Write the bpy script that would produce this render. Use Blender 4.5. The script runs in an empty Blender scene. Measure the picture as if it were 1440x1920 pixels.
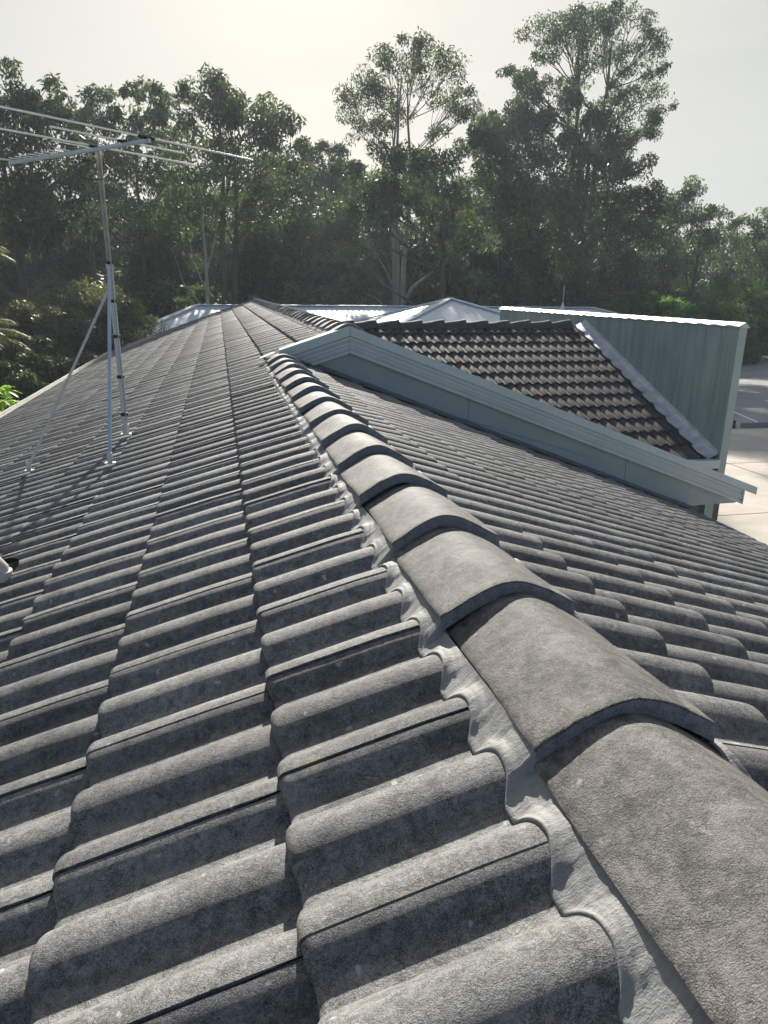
import bpy, math, random
import numpy as np
from mathutils import Vector, Matrix, noise
random.seed(7); RNG = np.random.default_rng(11)
sc = bpy.context.scene
COL = sc.collection
GZ = -4.7                      # ground level (the camera is the origin)

# ------------------------------------------------------------------ camera
cam_d = bpy.data.cameras.new("camera"); cam = bpy.data.objects.new("camera", cam_d); COL.objects.link(cam)
R2 = Vector((0.97576497, -0.21854400, 0.01101128)); U2 = Vector((0.05494548, 0.29341054, 0.95440623)); F = Vector((0.21181058, 0.93067104, -0.29830773))
cam.matrix_world = Matrix(((R2.x, U2.x, -F.x, 0), (R2.y, U2.y, -F.y, 0), (R2.z, U2.z, -F.z, 0), (0, 0, 0, 1)))
cam_d.sensor_fit = 'VERTICAL'; cam_d.sensor_height = 36; cam_d.lens = 24.94
cam_d.clip_start = 0.05; cam_d.clip_end = 3000
sc.camera = cam
FPX = 1330.17
def at(px, py, Y):             # design helper: the point at distance Y seen at a photo position
    d = R2 * ((px - 720) / FPX) - U2 * ((py - 960) / FPX) + F
    return d * (Y / d.y)

# ------------------------------------------------------------------ light
SUN_EL, SUN_AZ = math.radians(28.0), math.radians(7.5)      # azimuth from +Y towards +X
sun_dir = Vector((math.sin(SUN_AZ) * math.cos(SUN_EL), math.cos(SUN_AZ) * math.cos(SUN_EL), math.sin(SUN_EL)))
ld = bpy.data.lights.new("sun", 'SUN'); ld.energy = 5.0; ld.angle = math.radians(0.9); ld.color = (1.0, 0.95, 0.86)
lo = bpy.data.objects.new("sun", ld); COL.objects.link(lo); lo.rotation_euler = (-sun_dir).to_track_quat('-Z', 'Y').to_euler()
w = bpy.data.worlds.new("World"); sc.world = w; w.use_nodes = True
nt = w.node_tree; nt.nodes.clear()
def N(nt, t, **k):
    n = nt.nodes.new(t)
    for a, b in k.items():
        if a.startswith('i_'): n.inputs[a[2:].replace('_', ' ')].default_value = b
        else: setattr(n, a, b)
    return n
out = N(nt, 'ShaderNodeOutputWorld'); bg = N(nt, 'ShaderNodeBackground')
sky = N(nt, 'ShaderNodeTexSky', sky_type='NISHITA', sun_disc=False)
sky.sun_elevation = SUN_EL; sky.sun_rotation = SUN_AZ; sky.air_density = 1.0; sky.dust_density = 1.5; sky.ozone_density = 1.2
tc = N(nt, 'ShaderNodeTexCoord')
mp = N(nt, 'ShaderNodeMapping'); mp.inputs['Scale'].default_value = (1.2, 2.2, 7.0); mp.inputs['Rotation'].default_value = (0, 0.16, 0.5)
cl = N(nt, 'ShaderNodeTexNoise'); cl.inputs['Scale'].default_value = 1.5; cl.inputs['Detail'].default_value = 7; cl.inputs['Roughness'].default_value = 0.5; cl.inputs['Distortion'].default_value = 0.5
cr = N(nt, 'ShaderNodeMapRange'); cr.inputs['From Min'].default_value = 0.3; cr.inputs['From Max'].default_value = 0.7; cr.inputs['To Min'].default_value = 0.90; cr.inputs['To Max'].default_value = 0.99
dp = N(nt, 'ShaderNodeVectorMath', operation='DOT_PRODUCT'); dp.inputs[1].default_value = sun_dir
mx0 = N(nt, 'ShaderNodeMath', operation='MAXIMUM'); mx0.inputs[1].default_value = 0
pw = N(nt, 'ShaderNodeMath', operation='POWER'); pw.inputs[1].default_value = 1.4
CLOUD_LO, CLOUD_HI, BG = (0.50, 0.85, 1.5, 1), (3.75, 3.62, 3.22, 1), 0.1
mc = N(nt, 'ShaderNodeMix', data_type='RGBA'); mc.inputs[6].default_value = CLOUD_LO; mc.inputs[7].default_value = CLOUD_HI
mm = N(nt, 'ShaderNodeMix', data_type='RGBA')
L = nt.links.new
L(tc.outputs['Generated'], mp.inputs[0]); L(mp.outputs[0], cl.inputs['Vector']); L(cl.outputs[0], cr.inputs[0])
L(tc.outputs['Generated'], dp.inputs[0]); L(dp.outputs['Value'], mx0.inputs[0]); L(mx0.outputs[0], pw.inputs[0])
L(pw.outputs[0], mc.inputs[0]); L(cr.outputs[0], mm.inputs[0]); L(sky.outputs[0], mm.inputs[6]); L(mc.outputs[2], mm.inputs[7])
cv = N(nt, 'ShaderNodeMapRange'); cv.inputs['From Min'].default_value = 0.3; cv.inputs['From Max'].default_value = 0.7; cv.inputs['To Min'].default_value = 0.84; cv.inputs['To Max'].default_value = 1.10
L(cl.outputs[0], cv.inputs[0]); vm_ = N(nt, 'ShaderNodeVectorMath', operation='SCALE'); L(mm.outputs[2], vm_.inputs[0]); L(cv.outputs[0], vm_.inputs['Scale'])
L(vm_.outputs[0], bg.inputs[0]); bg.inputs[1].default_value = BG; L(bg.outputs[0], out.inputs[0])
sc.view_settings.view_transform = 'Standard'; sc.view_settings.look = 'None'; sc.view_settings.exposure = 1.08; sc.view_settings.gamma = 1
sc.cycles.volume_bounces = 0; sc.cycles.max_bounces = 6; sc.cycles.transparent_max_bounces = 8

# ------------------------------------------------------------------ helpers
def wloc(o):
    v = Vector((0, 0, 0))
    while o: v += o.location; o = o.parent
    return v
def finish(name, me, mat, parent=None, at_=None):
    if mat is not None: me.materials.append(mat)
    o = bpy.data.objects.new(name, me); COL.objects.link(o)
    if parent is not None: o.parent = parent
    base = wloc(parent) if parent is not None else Vector((0, 0, 0))
    if at_ is not None: o.location = Vector(at_) - base; base = Vector(at_)
    if base.length > 0: me.transform(Matrix.Translation(-base))
    return o
def meta(o, label=None, cat=None, group=None, kind=None):
    if label: o['label'] = label
    if cat: o['category'] = cat
    if group: o['group'] = group
    if kind: o['kind'] = kind
    return o
def empty(name, loc, label, cat, group=None):
    o = bpy.data.objects.new(name, None); COL.objects.link(o); o.location = loc; o.empty_display_size = 0.3
    return meta(o, label, cat, group)
def npmesh(name, V, Q, smooth=True, sharp=None, vals=None):      # V (n,3), Q (m,4) or (m,3)
    me = bpy.data.meshes.new(name); V = np.asarray(V, np.float32); Q = np.asarray(Q, np.int32)
    k = Q.shape[1]
    me.vertices.add(len(V)); me.vertices.foreach_set('co', V.ravel())
    me.loops.add(Q.size); me.loops.foreach_set('vertex_index', Q.ravel())
    me.polygons.add(len(Q)); me.polygons.foreach_set('loop_start', np.arange(0, Q.size, k, dtype=np.int32))
    me.polygons.foreach_set('use_smooth', np.full(len(Q), smooth))
    if vals is not None:
        a = me.attributes.new('rnd', 'FLOAT', 'POINT'); a.data.foreach_set('value', np.asarray(vals, np.float32))
    me.update(calc_edges=True); me.validate()
    if sharp: me.set_sharp_from_angle(angle=math.radians(sharp))
    return me
class MB:
    def __init__(s): s.v = []; s.f = []
    def add(s, vs, fs):
        b = len(s.v); s.v += [tuple(x) for x in vs]; s.f += [tuple(b + i for i in f) for f in fs]; return s
    def box(s, a, b):
        x0, y0, z0 = a; x1, y1, z1 = b
        return s.add([(x0,y0,z0),(x1,y0,z0),(x1,y1,z0),(x0,y1,z0),(x0,y0,z1),(x1,y0,z1),(x1,y1,z1),(x0,y1,z1)],
                     [(0,3,2,1),(4,5,6,7),(0,1,5,4),(1,2,6,5),(2,3,7,6),(3,0,4,7)])
    def prism(s, poly, d):      # poly: list of 3D points, extruded along d
        n = len(poly); d = Vector(d); p = [Vector(q) for q in poly]
        return s.add(p + [q + d for q in p], [tuple(range(n))[::-1], tuple(range(n, 2*n))] + [(i, (i+1) % n, n + (i+1) % n, n + i) for i in range(n)])
    def tube(s, pts, r, n=8, caps=True):
        pts = [Vector(p) for p in pts]; m = len(pts); rs = r if isinstance(r, (list, tuple)) else [r] * m
        vs = []; up = None
        for i, p in enumerate(pts):
            t = (pts[min(i+1, m-1)] - pts[max(i-1, 0)]).normalized()
            if up is None: up = t.orthogonal().normalized()
            else: up = (up - t * up.dot(t)).normalized()
            b = t.cross(up)
            for k in range(n):
                a = 2 * math.pi * k / n; vs.append(p + (up * math.cos(a) + b * math.sin(a)) * rs[i])
        fs = [(i*n+k, i*n+(k+1) % n, (i+1)*n+(k+1) % n, (i+1)*n+k) for i in range(m-1) for k in range(n)]
        if caps: fs += [tuple(range(n))[::-1], tuple(range((m-1)*n, m*n))]
        return s.add(vs, fs)
    def beam(s, a, b, w, h, up=(0, 0, 1)):      # box section bar from a to b
        a, b = Vector(a), Vector(b); t = (b-a).normalized(); sd = t.cross(Vector(up)).normalized(); u = sd.cross(t)
        q = [sd*w/2+u*h/2, -sd*w/2+u*h/2, -sd*w/2-u*h/2, sd*w/2-u*h/2]
        return s.prism([a + x for x in q], b - a)
    def build(s, name, mat, parent=None, at_=None, smooth=False, bevel=0, sharp=35):
        me = bpy.data.meshes.new(name); me.from_pydata(s.v, [], s.f); me.update()
        import bmesh
        bm = bmesh.new(); bm.from_mesh(me); bmesh.ops.recalc_face_normals(bm, faces=bm.faces)
        if bevel: bmesh.ops.bevel(bm, geom=bm.edges[:], offset=bevel, segments=2, affect='EDGES', clamp_overlap=True)
        bm.to_mesh(me); bm.free()
        if smooth:
            me.polygons.foreach_set('use_smooth', [True] * len(me.polygons)); me.set_sharp_from_angle(angle=math.radians(sharp))
        return finish(name, me, mat, parent, at_)

# ------------------------------------------------------------------ materials
def mat_new(name):
    m = bpy.data.materials.new(name); m.use_nodes = True; t = m.node_tree; t.nodes.clear()
    o = N(t, 'ShaderNodeOutputMaterial'); p = N(t, 'ShaderNodeBsdfPrincipled'); t.links.new(p.outputs[0], o.inputs[0])
    return m, t, p, o
def noise_n(t, scale, detail=4, rough=0.55, dist=0, vec=None, lo=0.3, hi=0.7):
    n = N(t, 'ShaderNodeTexNoise'); n.inputs['Scale'].default_value = scale; n.inputs['Detail'].default_value = detail
    n.inputs['Roughness'].default_value = rough; n.inputs['Distortion'].default_value = dist
    if vec is not None: t.links.new(vec, n.inputs['Vector'])
    r = N(t, 'ShaderNodeMapRange'); r.inputs[1].default_value = lo; r.inputs[2].default_value = hi; t.links.new(n.outputs[0], r.inputs[0])
    return r.outputs[0]
def mixc(t, fac, a, b, blend='MIX'):
    m = N(t, 'ShaderNodeMix', data_type='RGBA', blend_type=blend)
    if isinstance(fac, (int, float)): m.inputs[0].default_value = fac
    else: t.links.new(fac, m.inputs[0])
    for i, c in ((6, a), (7, b)):
        if isinstance(c, tuple): m.inputs[i].default_value = (*c, 1)
        else: t.links.new(c, m.inputs[i])
    return m.outputs[2]
def maprange(t, src, a, b, c, d):
    r = N(t, 'ShaderNodeMapRange'); t.links.new(src, r.inputs[0])
    for i, v in enumerate((a, b, c, d)): r.inputs[i+1].default_value = v
    return r.outputs[0]
def bump(t, p, hs):        # hs: list of (height socket, strength, distance)
    prev = None
    for h, s, d in hs:
        b = N(t, 'ShaderNodeBump'); b.inputs['Strength'].default_value = s; b.inputs['Distance'].default_value = d
        t.links.new(h, b.inputs['Height'])
        if prev is not None: t.links.new(prev, b.inputs['Normal'])
        prev = b.outputs[0]
    t.links.new(prev, p.inputs['Normal'])
def objvec(t, scale=(1, 1, 1), rot=(0, 0, 0)):
    c = N(t, 'ShaderNodeTexCoord'); m = N(t, 'ShaderNodeMapping'); m.inputs['Scale'].default_value = scale; m.inputs['Rotation'].default_value = rot
    t.links.new(c.outputs['Object'], m.inputs[0]); return m.outputs[0]

def concrete(name, dark, mid, light, rough=0.8, lichen=0.0, speck=0.5, spec=0.35, bumpk=1.0, warm=None, patch=0.4):
    m, t, p, o = mat_new(name); v = objvec(t)
    big = noise_n(t, 1.6, 5, 0.6, 0.4, v, 0.32, 0.68); med = noise_n(t, 17, 6, 0.65, 0.3, v, 0.3, 0.7)
    fine = noise_n(t, 210, 4, 0.75, 0, v, 0.34, 0.66); grit = noise_n(t, 560, 2, 0.7, 0, v, 0.34, 0.66); mot = noise_n(t, 62, 5, 0.75, 0.6, v, 0.36, 0.64)
    c = mixc(t, med, dark, mid)
    c = mixc(t, maprange(t, big, 0, 1, 0.0, 0.55), c, light)
    if warm: c = mixc(t, maprange(t, noise_n(t, 4.5, 4, 0.6, 0.6, v), 0.45, 1, 0, 0.55), c, warm)
    c = mixc(t, maprange(t, fine, 0.1, 1, 0.0, speck), c, light)
    c = mixc(t, maprange(t, mot, 0.0, 0.55, 0.65, 0.0), c, tuple(x * 0.55 for x in dark))
    c = mixc(t, maprange(t, grit, 0.0, 0.35, 0.55, 0.0), c, tuple(min(1, x * 1.35) for x in light))
    c = mixc(t, maprange(t, grit, 0.50, 0.95, 0.0, 0.8), c, tuple(x * 0.35 for x in dark))
    # pale weathered specks, a few dark moss spots
    c = mixc(t, maprange(t, mot, 0.62, 1.0, 0.0, 0.55), c, light)
    pt = noise_n(t, 11, 6, 0.72, 0.9, v, 0.36, 0.64); c = mixc(t, maprange(t, pt, 0, 0.5, patch, 0.0), c, tuple(x * 0.7 for x in dark)); c = mixc(t, maprange(t, pt, 0.55, 1.0, 0, patch * .8), c, light)
    sk = noise_n(t, 5, 5, 0.7, 0.3, objvec(t, (0.55, 5.0, 0.55), (0, 0, 0.03)), 0.45, 0.72); c = mixc(t, maprange(t, sk, 0, 1, 0, 0.45), c, tuple(x * 0.8 for x in dark))
    sp = noise_n(t, 34, 2, 0.5, 0, v, 0.70, 0.76); c = mixc(t, maprange(t, sp, 0, 1, 0, 0.55), c, tuple(min(1, x * 1.9) for x in light))
    mo = noise_n(t, 25, 3, 0.6, 0.5, v, 0.68, 0.76); c = mixc(t, maprange(t, mo, 0, 1, 0, 0.7), c, tuple(x * 0.4 for x in dark))
    if lichen:
        li = noise_n(t, 13, 4, 0.6, 0.2, v, 0.66, 0.72); c = mixc(t, maprange(t, li, 0, 1, 0, lichen), c, (0.40, 0.28, 0.09))
    a = N(t, 'ShaderNodeAttribute', attribute_name='rnd')
    hs = N(t, 'ShaderNodeHueSaturation'); t.links.new(c, hs.inputs['Color']); t.links.new(maprange(t, a.outputs['Fac'], 0, 1, 0.76, 1.26), hs.inputs['Value'])
    t.links.new(hs.outputs[0], p.inputs['Base Color'])
    p.inputs['Roughness'].default_value = rough; p.inputs['Specular IOR Level'].default_value = spec
    bump(t, p, [(fine, 0.45 * bumpk, 0.0018), (grit, 0.5 * bumpk, 0.0012), (med, 0.25 * bumpk, 0.003)])
    return m
M_TILE = concrete('weathered_tile', (0.040, 0.043, 0.047), (0.112, 0.113, 0.113), (0.27, 0.265, 0.25), 0.72, 0.25, 0.85, 0.4, 1.0)
M_CAP = concrete('weathered_cap', (0.036, 0.034, 0.033), (0.092, 0.087, 0.082), (0.20, 0.188, 0.172), 0.72, 0.55, 0.5, 0.45, 1.0, (0.17, 0.145, 0.12), 0.75)
M_BROWN = concrete('brown_tile', (0.030, 0.028, 0.028), (0.062, 0.057, 0.055), (0.10, 0.093, 0.088), 0.75, 0, 0.35, 0.3, 0.6)
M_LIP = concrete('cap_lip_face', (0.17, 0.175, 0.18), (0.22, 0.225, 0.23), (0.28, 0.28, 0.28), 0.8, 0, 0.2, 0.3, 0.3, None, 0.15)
def m_mortar():
    m, t, p, o = mat_new('mortar_pointing'); v = objvec(t)
    st = noise_n(t, 85, 5, 0.7, 0.5, objvec(t, (0.30, 1.7, 0.45), (0, 0, 0.22)), 0.3, 0.7); g = noise_n(t, 260, 3, 0.7, 0, v); b = noise_n(t, 6, 4, 0.6, 0, v)
    c = mixc(t, st, (0.15, 0.15, 0.15), (0.25, 0.25, 0.24)); c = mixc(t, maprange(t, b, 0, 1, 0, 0.6), c, (0.33, 0.325, 0.305)); c = mixc(t, maprange(t, g, 0.6, 1, 0, 0.4), c, (0.36, 0.35, 0.335))
    t.links.new(c, p.inputs['Base Color']); p.inputs['Roughness'].default_value = 0.7; p.inputs['Specular IOR Level'].default_value = 0.4
    bump(t, p, [(st, 0.35, 0.0028), (g, 0.4, 0.0012)]); return m
M_MORTAR = m_mortar()
def simple(name, col, rough=0.5, metal=0.0, var=0.12, scale=6, spec=0.5, bumpd=0.0, stretch=(1, 1, 1)):
    m, t, p, o = mat_new(name); v = objvec(t, stretch)
    n = noise_n(t, scale, 5, 0.6, 0.2, v); n2 = noise_n(t, scale * 9, 3, 0.6, 0, v)
    c = mixc(t, n, tuple(x * (1 - var) for x in col), tuple(min(1, x * (1 + var)) for x in col)); c = mixc(t, maprange(t, n2, 0.5, 1, 0, 0.5), c, tuple(x * (1 - 1.6 * var) for x in col))
    t.links.new(c, p.inputs['Base Color']); p.inputs['Roughness'].default_value = rough; p.inputs['Metallic'].default_value = metal; p.inputs['Specular IOR Level'].default_value = spec
    if bumpd: bump(t, p, [(n2, 0.5, bumpd)])
    return m
M_BARGE = simple('painted_barge', (0.50, 0.595, 0.585), 0.42, 0, 0.07, 3)
M_BARGE2 = simple('painted_metal_trim', (0.55, 0.645, 0.635), 0.35, 0, 0.07, 3)
M_INFILL = simple('painted_sheet', (0.37, 0.445, 0.43), 0.55, 0, 0.06, 2)
M_WALLP = simple('house_wall_paint', (0.34, 0.43, 0.40), 0.6, 0, 0.05, 2)
M_GUT = simple('cream_gutter', (0.62, 0.60, 0.54), 0.45, 0, 0.1, 4)
M_GALV = simple('galvanised_steel', (0.55, 0.58, 0.62), 0.38, 0.75, 0.12, 14)
M_ALU = simple('aluminium_tube', (0.62, 0.65, 0.66), 0.33, 0.8, 0.1, 20)
M_RUST = simple('mast_steel', (0.42, 0.36, 0.30), 0.45, 0.5, 0.25, 18)
M_BLK = simple('black_plastic', (0.02, 0.02, 0.022), 0.45, 0, 0.2, 10)
M_DARKG = simple('window_glass', (0.015, 0.022, 0.028), 0.08, 0, 0.1, 2)
M_LEAD = simple('lead_flashing', (0.46, 0.49, 0.55), 0.5, 0.3, 0.25, 7, 0.5, 0.006)
M_LEADD = simple('grey_flashing', (0.16, 0.18, 0.20), 0.5, 0.3, 0.25, 7, 0.5, 0.004)
M_ROOFM = simple('pale_steel_roof', (0.64, 0.68, 0.71), 0.45, 0.15, 0.06, 2)
M_WHITE = simple('white_paint', (0.78, 0.78, 0.75), 0.5, 0, 0.06, 3)
M_PVC = simple('grey_pvc', (0.52, 0.50, 0.46), 0.4, 0, 0.12, 9)
M_ORANGE = simple('orange_paint', (0.75, 0.30, 0.05), 0.5, 0, 0.1, 5)
M_KERB = simple('kerb_concrete', (0.26, 0.26, 0.27), 0.85, 0, 0.2, 8, 0.3, 0.01)
M_BRICK = simple('pale_render', (0.45, 0.44, 0.40), 0.8, 0, 0.1, 3)
def m_stain():
    m, t, p, o = mat_new('stained_green_sheet'); v = objvec(t, (1, 1, 1))
    s = noise_n(t, 5.5, 6, 0.7, 0.15, objvec(t, (1, 1.6, 0.10)), 0.33, 0.66); s2 = noise_n(t, 17, 4, 0.7, 0.1, objvec(t, (1, 1.8, 0.06)), 0.35, 0.7); b = noise_n(t, 1.1, 4, 0.6, 0, v)
    c = mixc(t, s, (0.16, 0.22, 0.21), (0.36, 0.45, 0.43)); c = mixc(t, maprange(t, s2, 0, 1, 0, 0.5), c, (0.40, 0.50, 0.46)); c = mixc(t, maprange(t, b, 0, 1, 0, 0.5), c, (0.11, 0.18, 0.17))
    t.links.new(c, p.inputs['Base Color']); p.inputs['Roughness'].default_value = 0.6; return m
M_STAIN = m_stain()

# foliage
def m_leaf(name, lo, hi, trans=0.35, glossy=0.35):
    m, t, p, o = mat_new(name)
    a = N(t, 'ShaderNodeAttribute', attribute_name='rnd')
    c = mixc(t, a.outputs['Fac'], lo, hi)
    oi = N(t, 'ShaderNodeObjectInfo'); h = N(t, 'ShaderNodeHueSaturation'); t.links.new(c, h.inputs['Color'])
    t.links.new(maprange(t, oi.outputs['Random'], 0, 1, 0.8, 1.25), h.inputs['Value']); t.links.new(maprange(t, oi.outputs['Random'], 0, 1, 0.485, 0.512), h.inputs['Hue'])
    t.links.new(h.outputs[0], p.inputs['Base Color']); p.inputs['Roughness'].default_value = glossy; p.inputs['Specular IOR Level'].default_value = 0.5
    tr = N(t, 'ShaderNodeBsdfTranslucent'); g = N(t, 'ShaderNodeMix', data_type='RGBA', blend_type='MULTIPLY'); g.inputs[0].default_value = 1; g.inputs[7].default_value = (1.15, 1.3, 0.75, 1)
    t.links.new(h.outputs[0], g.inputs[6]); t.links.new(g.outputs[2], tr.inputs[0])
    ms = N(t, 'ShaderNodeMixShader'); ms.inputs[0].default_value = trans
    t.links.new(p.outputs[0], ms.inputs[1]); t.links.new(tr.outputs[0], ms.inputs[2]); t.links.new(ms.outputs[0], o.inputs[0]); return m
M_EUC = m_leaf('gum_leaf', (0.028, 0.058, 0.022), (0.17, 0.20, 0.10), 0.36, 0.55)
M_EUC2 = m_leaf('gum_leaf_dark', (0.022, 0.044, 0.020), (0.135, 0.17, 0.085), 0.32, 0.55)
M_BUSH = m_leaf('bush_leaf_green', (0.035, 0.09, 0.018), (0.16, 0.32, 0.06), 0.45, 0.7)
M_OLIVE = m_leaf('bush_leaf_olive', (0.055, 0.065, 0.026), (0.23, 0.21, 0.10), 0.3, 0.5)
M_FRAN = m_leaf('broad_leaf', (0.20, 0.30, 0.03), (0.42, 0.52, 0.06), 0.55, 0.5)
M_PALM = m_leaf('palm_leaf', (0.09, 0.12, 0.04), (0.26, 0.24, 0.10), 0.45, 0.6)
M_BARK = simple('gum_bark', (0.30, 0.27, 0.24), 0.85, 0, 0.35, 3, 0.2, 0.01, (1, 1, 0.2))
M_BARKD = simple('dark_bark', (0.10, 0.085, 0.07), 0.9, 0, 0.35, 3, 0.2, 0.01, (1, 1, 0.2))

# ------------------------------------------------------------------ setting: ground
def ground():
    m, t, p, o = mat_new('leaf_litter_ground'); v = objvec(t)
    c = mixc(t, noise_n(t, 0.5, 6, 0.6, 0, v), (0.05, 0.045, 0.03), (0.10, 0.10, 0.05)); c = mixc(t, maprange(t, noise_n(t, 9, 5, 0.7, 0, v), 0.3, 1, 0, 0.6), c, (0.12, 0.10, 0.07))
    t.links.new(c, p.inputs['Base Color']); p.inputs['Roughness'].default_value = 0.95; bump(t, p, [(noise_n(t, 6, 5, 0.6, 0, v), 0.8, 0.05)])
    s = MB().add([(-900, -400, GZ), (900, -400, GZ), (900, 1500, GZ), (-900, 1500, GZ)], [(0, 1, 2, 3)]).build('ground', m); meta(s, kind='structure')
    def slab(name, z, poly, cA, cB, sc_, stain, rough=0.85):
        m, t, p, o = mat_new(name + '_surface'); v = objvec(t)
        c = mixc(t, noise_n(t, sc_, 6, 0.65, 0.3, v), cA, cB); c = mixc(t, maprange(t, noise_n(t, 0.35, 5, 0.6, 0.8, objvec(t, (1, 2.5, 1), (0, 0, 0.5))), 0.45, 1, 0, 0.7), c, stain)
        c = mixc(t, maprange(t, noise_n(t, 30, 3, 0.7, 0, v), 0.55, 1, 0, 0.35), c, tuple(x * 0.6 for x in cA))
        t.links.new(c, p.inputs['Base Color']); p.inputs['Roughness'].default_value = rough; bump(t, p, [(noise_n(t, 45, 3, 0.7, 0, v), 0.4, 0.004)])
        s = MB().add([(x, y, z) for x, y in poly], [tuple(range(len(poly)))]).build(name, m); meta(s, kind='structure'); return s
    slab('concrete_yard', GZ + 0.004, [(5.2, -12), (70, -12), (70, 22.2), (5.2, 22.2)], (0.42, 0.37, 0.315), (0.52, 0.47, 0.41), 2.2, (0.36, 0.31, 0.26))
    slab('asphalt_car_park', GZ + 0.008, [(9, 22.2), (90, 22.2), (90, 33.5), (9, 33.5)], (0.15, 0.16, 0.18), (0.21, 0.22, 0.24), 1.5, (0.26, 0.27, 0.28), 0.6)
    slab('asphalt_road', GZ + 0.004, [(9, 33.5), (120, 33.5), (120, 49.0), (9, 49.0)], (0.22, 0.22, 0.22), (0.30, 0.29, 0.28), 0.8, (0.16, 0.17, 0.18), 0.7)
    # joints in the concrete, painted line on the asphalt
    j = MB()
    for y in (4.2, 8.6, 13.0, 17.4): j.box((5.2, y, GZ + 0.008), (70, y + 0.03, GZ + 0.010))
    for x in (9.5, 14.2, 18.9, 23.6): j.box((x, -12, GZ + 0.0115), (x + 0.03, 21.6, GZ + 0.0135))
    meta(j.build('yard_joint', simple('joint_dark', (0.31, 0.28, 0.24), 0.9)), kind='structure')
    ln = MB()
    for x in (20.0, 23.0, 26.0, 29.0, 32.0): ln.beam((x, 23.2, GZ + 0.013), (x + 1.6, 28.4, GZ + 0.013), 0.10, 0.004)
    ln.beam((14, 33.3, GZ + 0.018), (70, 33.3, GZ + 0.018), 0.12, 0.004)
    meta(ln.build('parking_line', M_WHITE), kind='structure')
ground()
def wheel_stop(x, y):
    e = empty('wheel_stop', (x, y, GZ + 0.004), 'long concrete wheel stop with orange end at the edge of the asphalt', 'wheel stop')
    MB().prism([(x, y - .09, GZ + .004), (x, y + .09, GZ + .004), (x, y + .06, GZ + .17), (x, y - .06, GZ + .17)], (1.35, 0, 0)).build('bar', M_KERB, e, bevel=0.01)
    MB().prism([(x + 1.352, y - .092, GZ + .004), (x + 1.352, y + .092, GZ + .004), (x + 1.352, y + .062, GZ + .172), (x + 1.352, y - .062, GZ + .172)], (0.5, 0, 0)).build('end_cap', M_ORANGE, e, bevel=0.01)
    e = empty('bollard', (x - .32, y, GZ + .004), 'short black post at the end of the concrete wheel stop', 'bollard')
    MB().tube([(x - .32, y, GZ + .004), (x - .32, y, GZ + .26), (x - .32, y, GZ + .28)], [.05, .05, .035], 12).build('post', M_BLK, e, smooth=True)
    MB().tube([(x - .32, y, GZ + .004), (x - .32, y, GZ + .03)], .085, 12).build('base', M_BLK, e, smooth=True)
wheel_stop(18.62, 22.45)
# low dark edging wall between the road and the trees
e = empty('edging_wall', (52, 51.2, GZ), 'low dark timber edging wall along the foot of the trees', 'wall')
mb = MB(); 
for k in range(3): mb.box((14, 51.0 + .02 * k, GZ + .19 * k), (110, 51.12 + .02 * k, GZ + .18 + .19 * k))
mb.build('sleeper', simple('dark_timber', (0.06, 0.05, 0.045), 0.9), e, bevel=0.01)
mb = MB()
for x in range(14, 110, 3): mb.box((x, 50.94, GZ), (x + .1, 50.998, GZ + .62))
mb.build('support', M_KERB, e)

# ------------------------------------------------------------------ roof tiles
PROF_H, HW, STEP, GAUGE, TL = 0.0310, 0.057, 0.026, 0.3646, 0.415
def prof(v):                    # cross-section of a tile over its 0.30 m cover width; the interlock groove sits at v = 0
    v = np.asarray(v, float) % 0.30
    d1 = np.abs(v - 0.160); d2 = np.minimum(np.abs(v - 0.010), np.abs(v - 0.310))
    z = np.zeros_like(v)
    for d in (d1, d2):
        q = np.clip(d / HW, 0, 1); z = np.maximum(z, PROF_H * np.maximum(0, 1 - q ** 2.15) ** 0.85)
    under = (v > 0.19)          # the underlapping side sits a little lower
    z = z - np.where(v > 0.25, 0.0018, 0.0)
    return z
def vsamples(lod):
    if lod == 0:
        a = np.concatenate([[0.0, 0.0005], np.linspace(0.006, 0.070, 12), [0.085], np.linspace(0.100, 0.220, 21), [0.235], np.linspace(0.250, 0.2945, 8), [0.2955, 0.2958, 0.2995]])
    elif lod == 1:
        a = np.array([0, .001, .012, .030, .045, .060, .068, .085, .103, .110, .125, .145, .160, .175, .195, .210, .217, .235, .253, .262, .278, .294, .2955, .2995])
    else:
        a = np.array([0, .012, .035, .055, .068, .102, .115, .135, .160, .185, .205, .218, .252, .265, .285, .2995])
    return a
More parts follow.
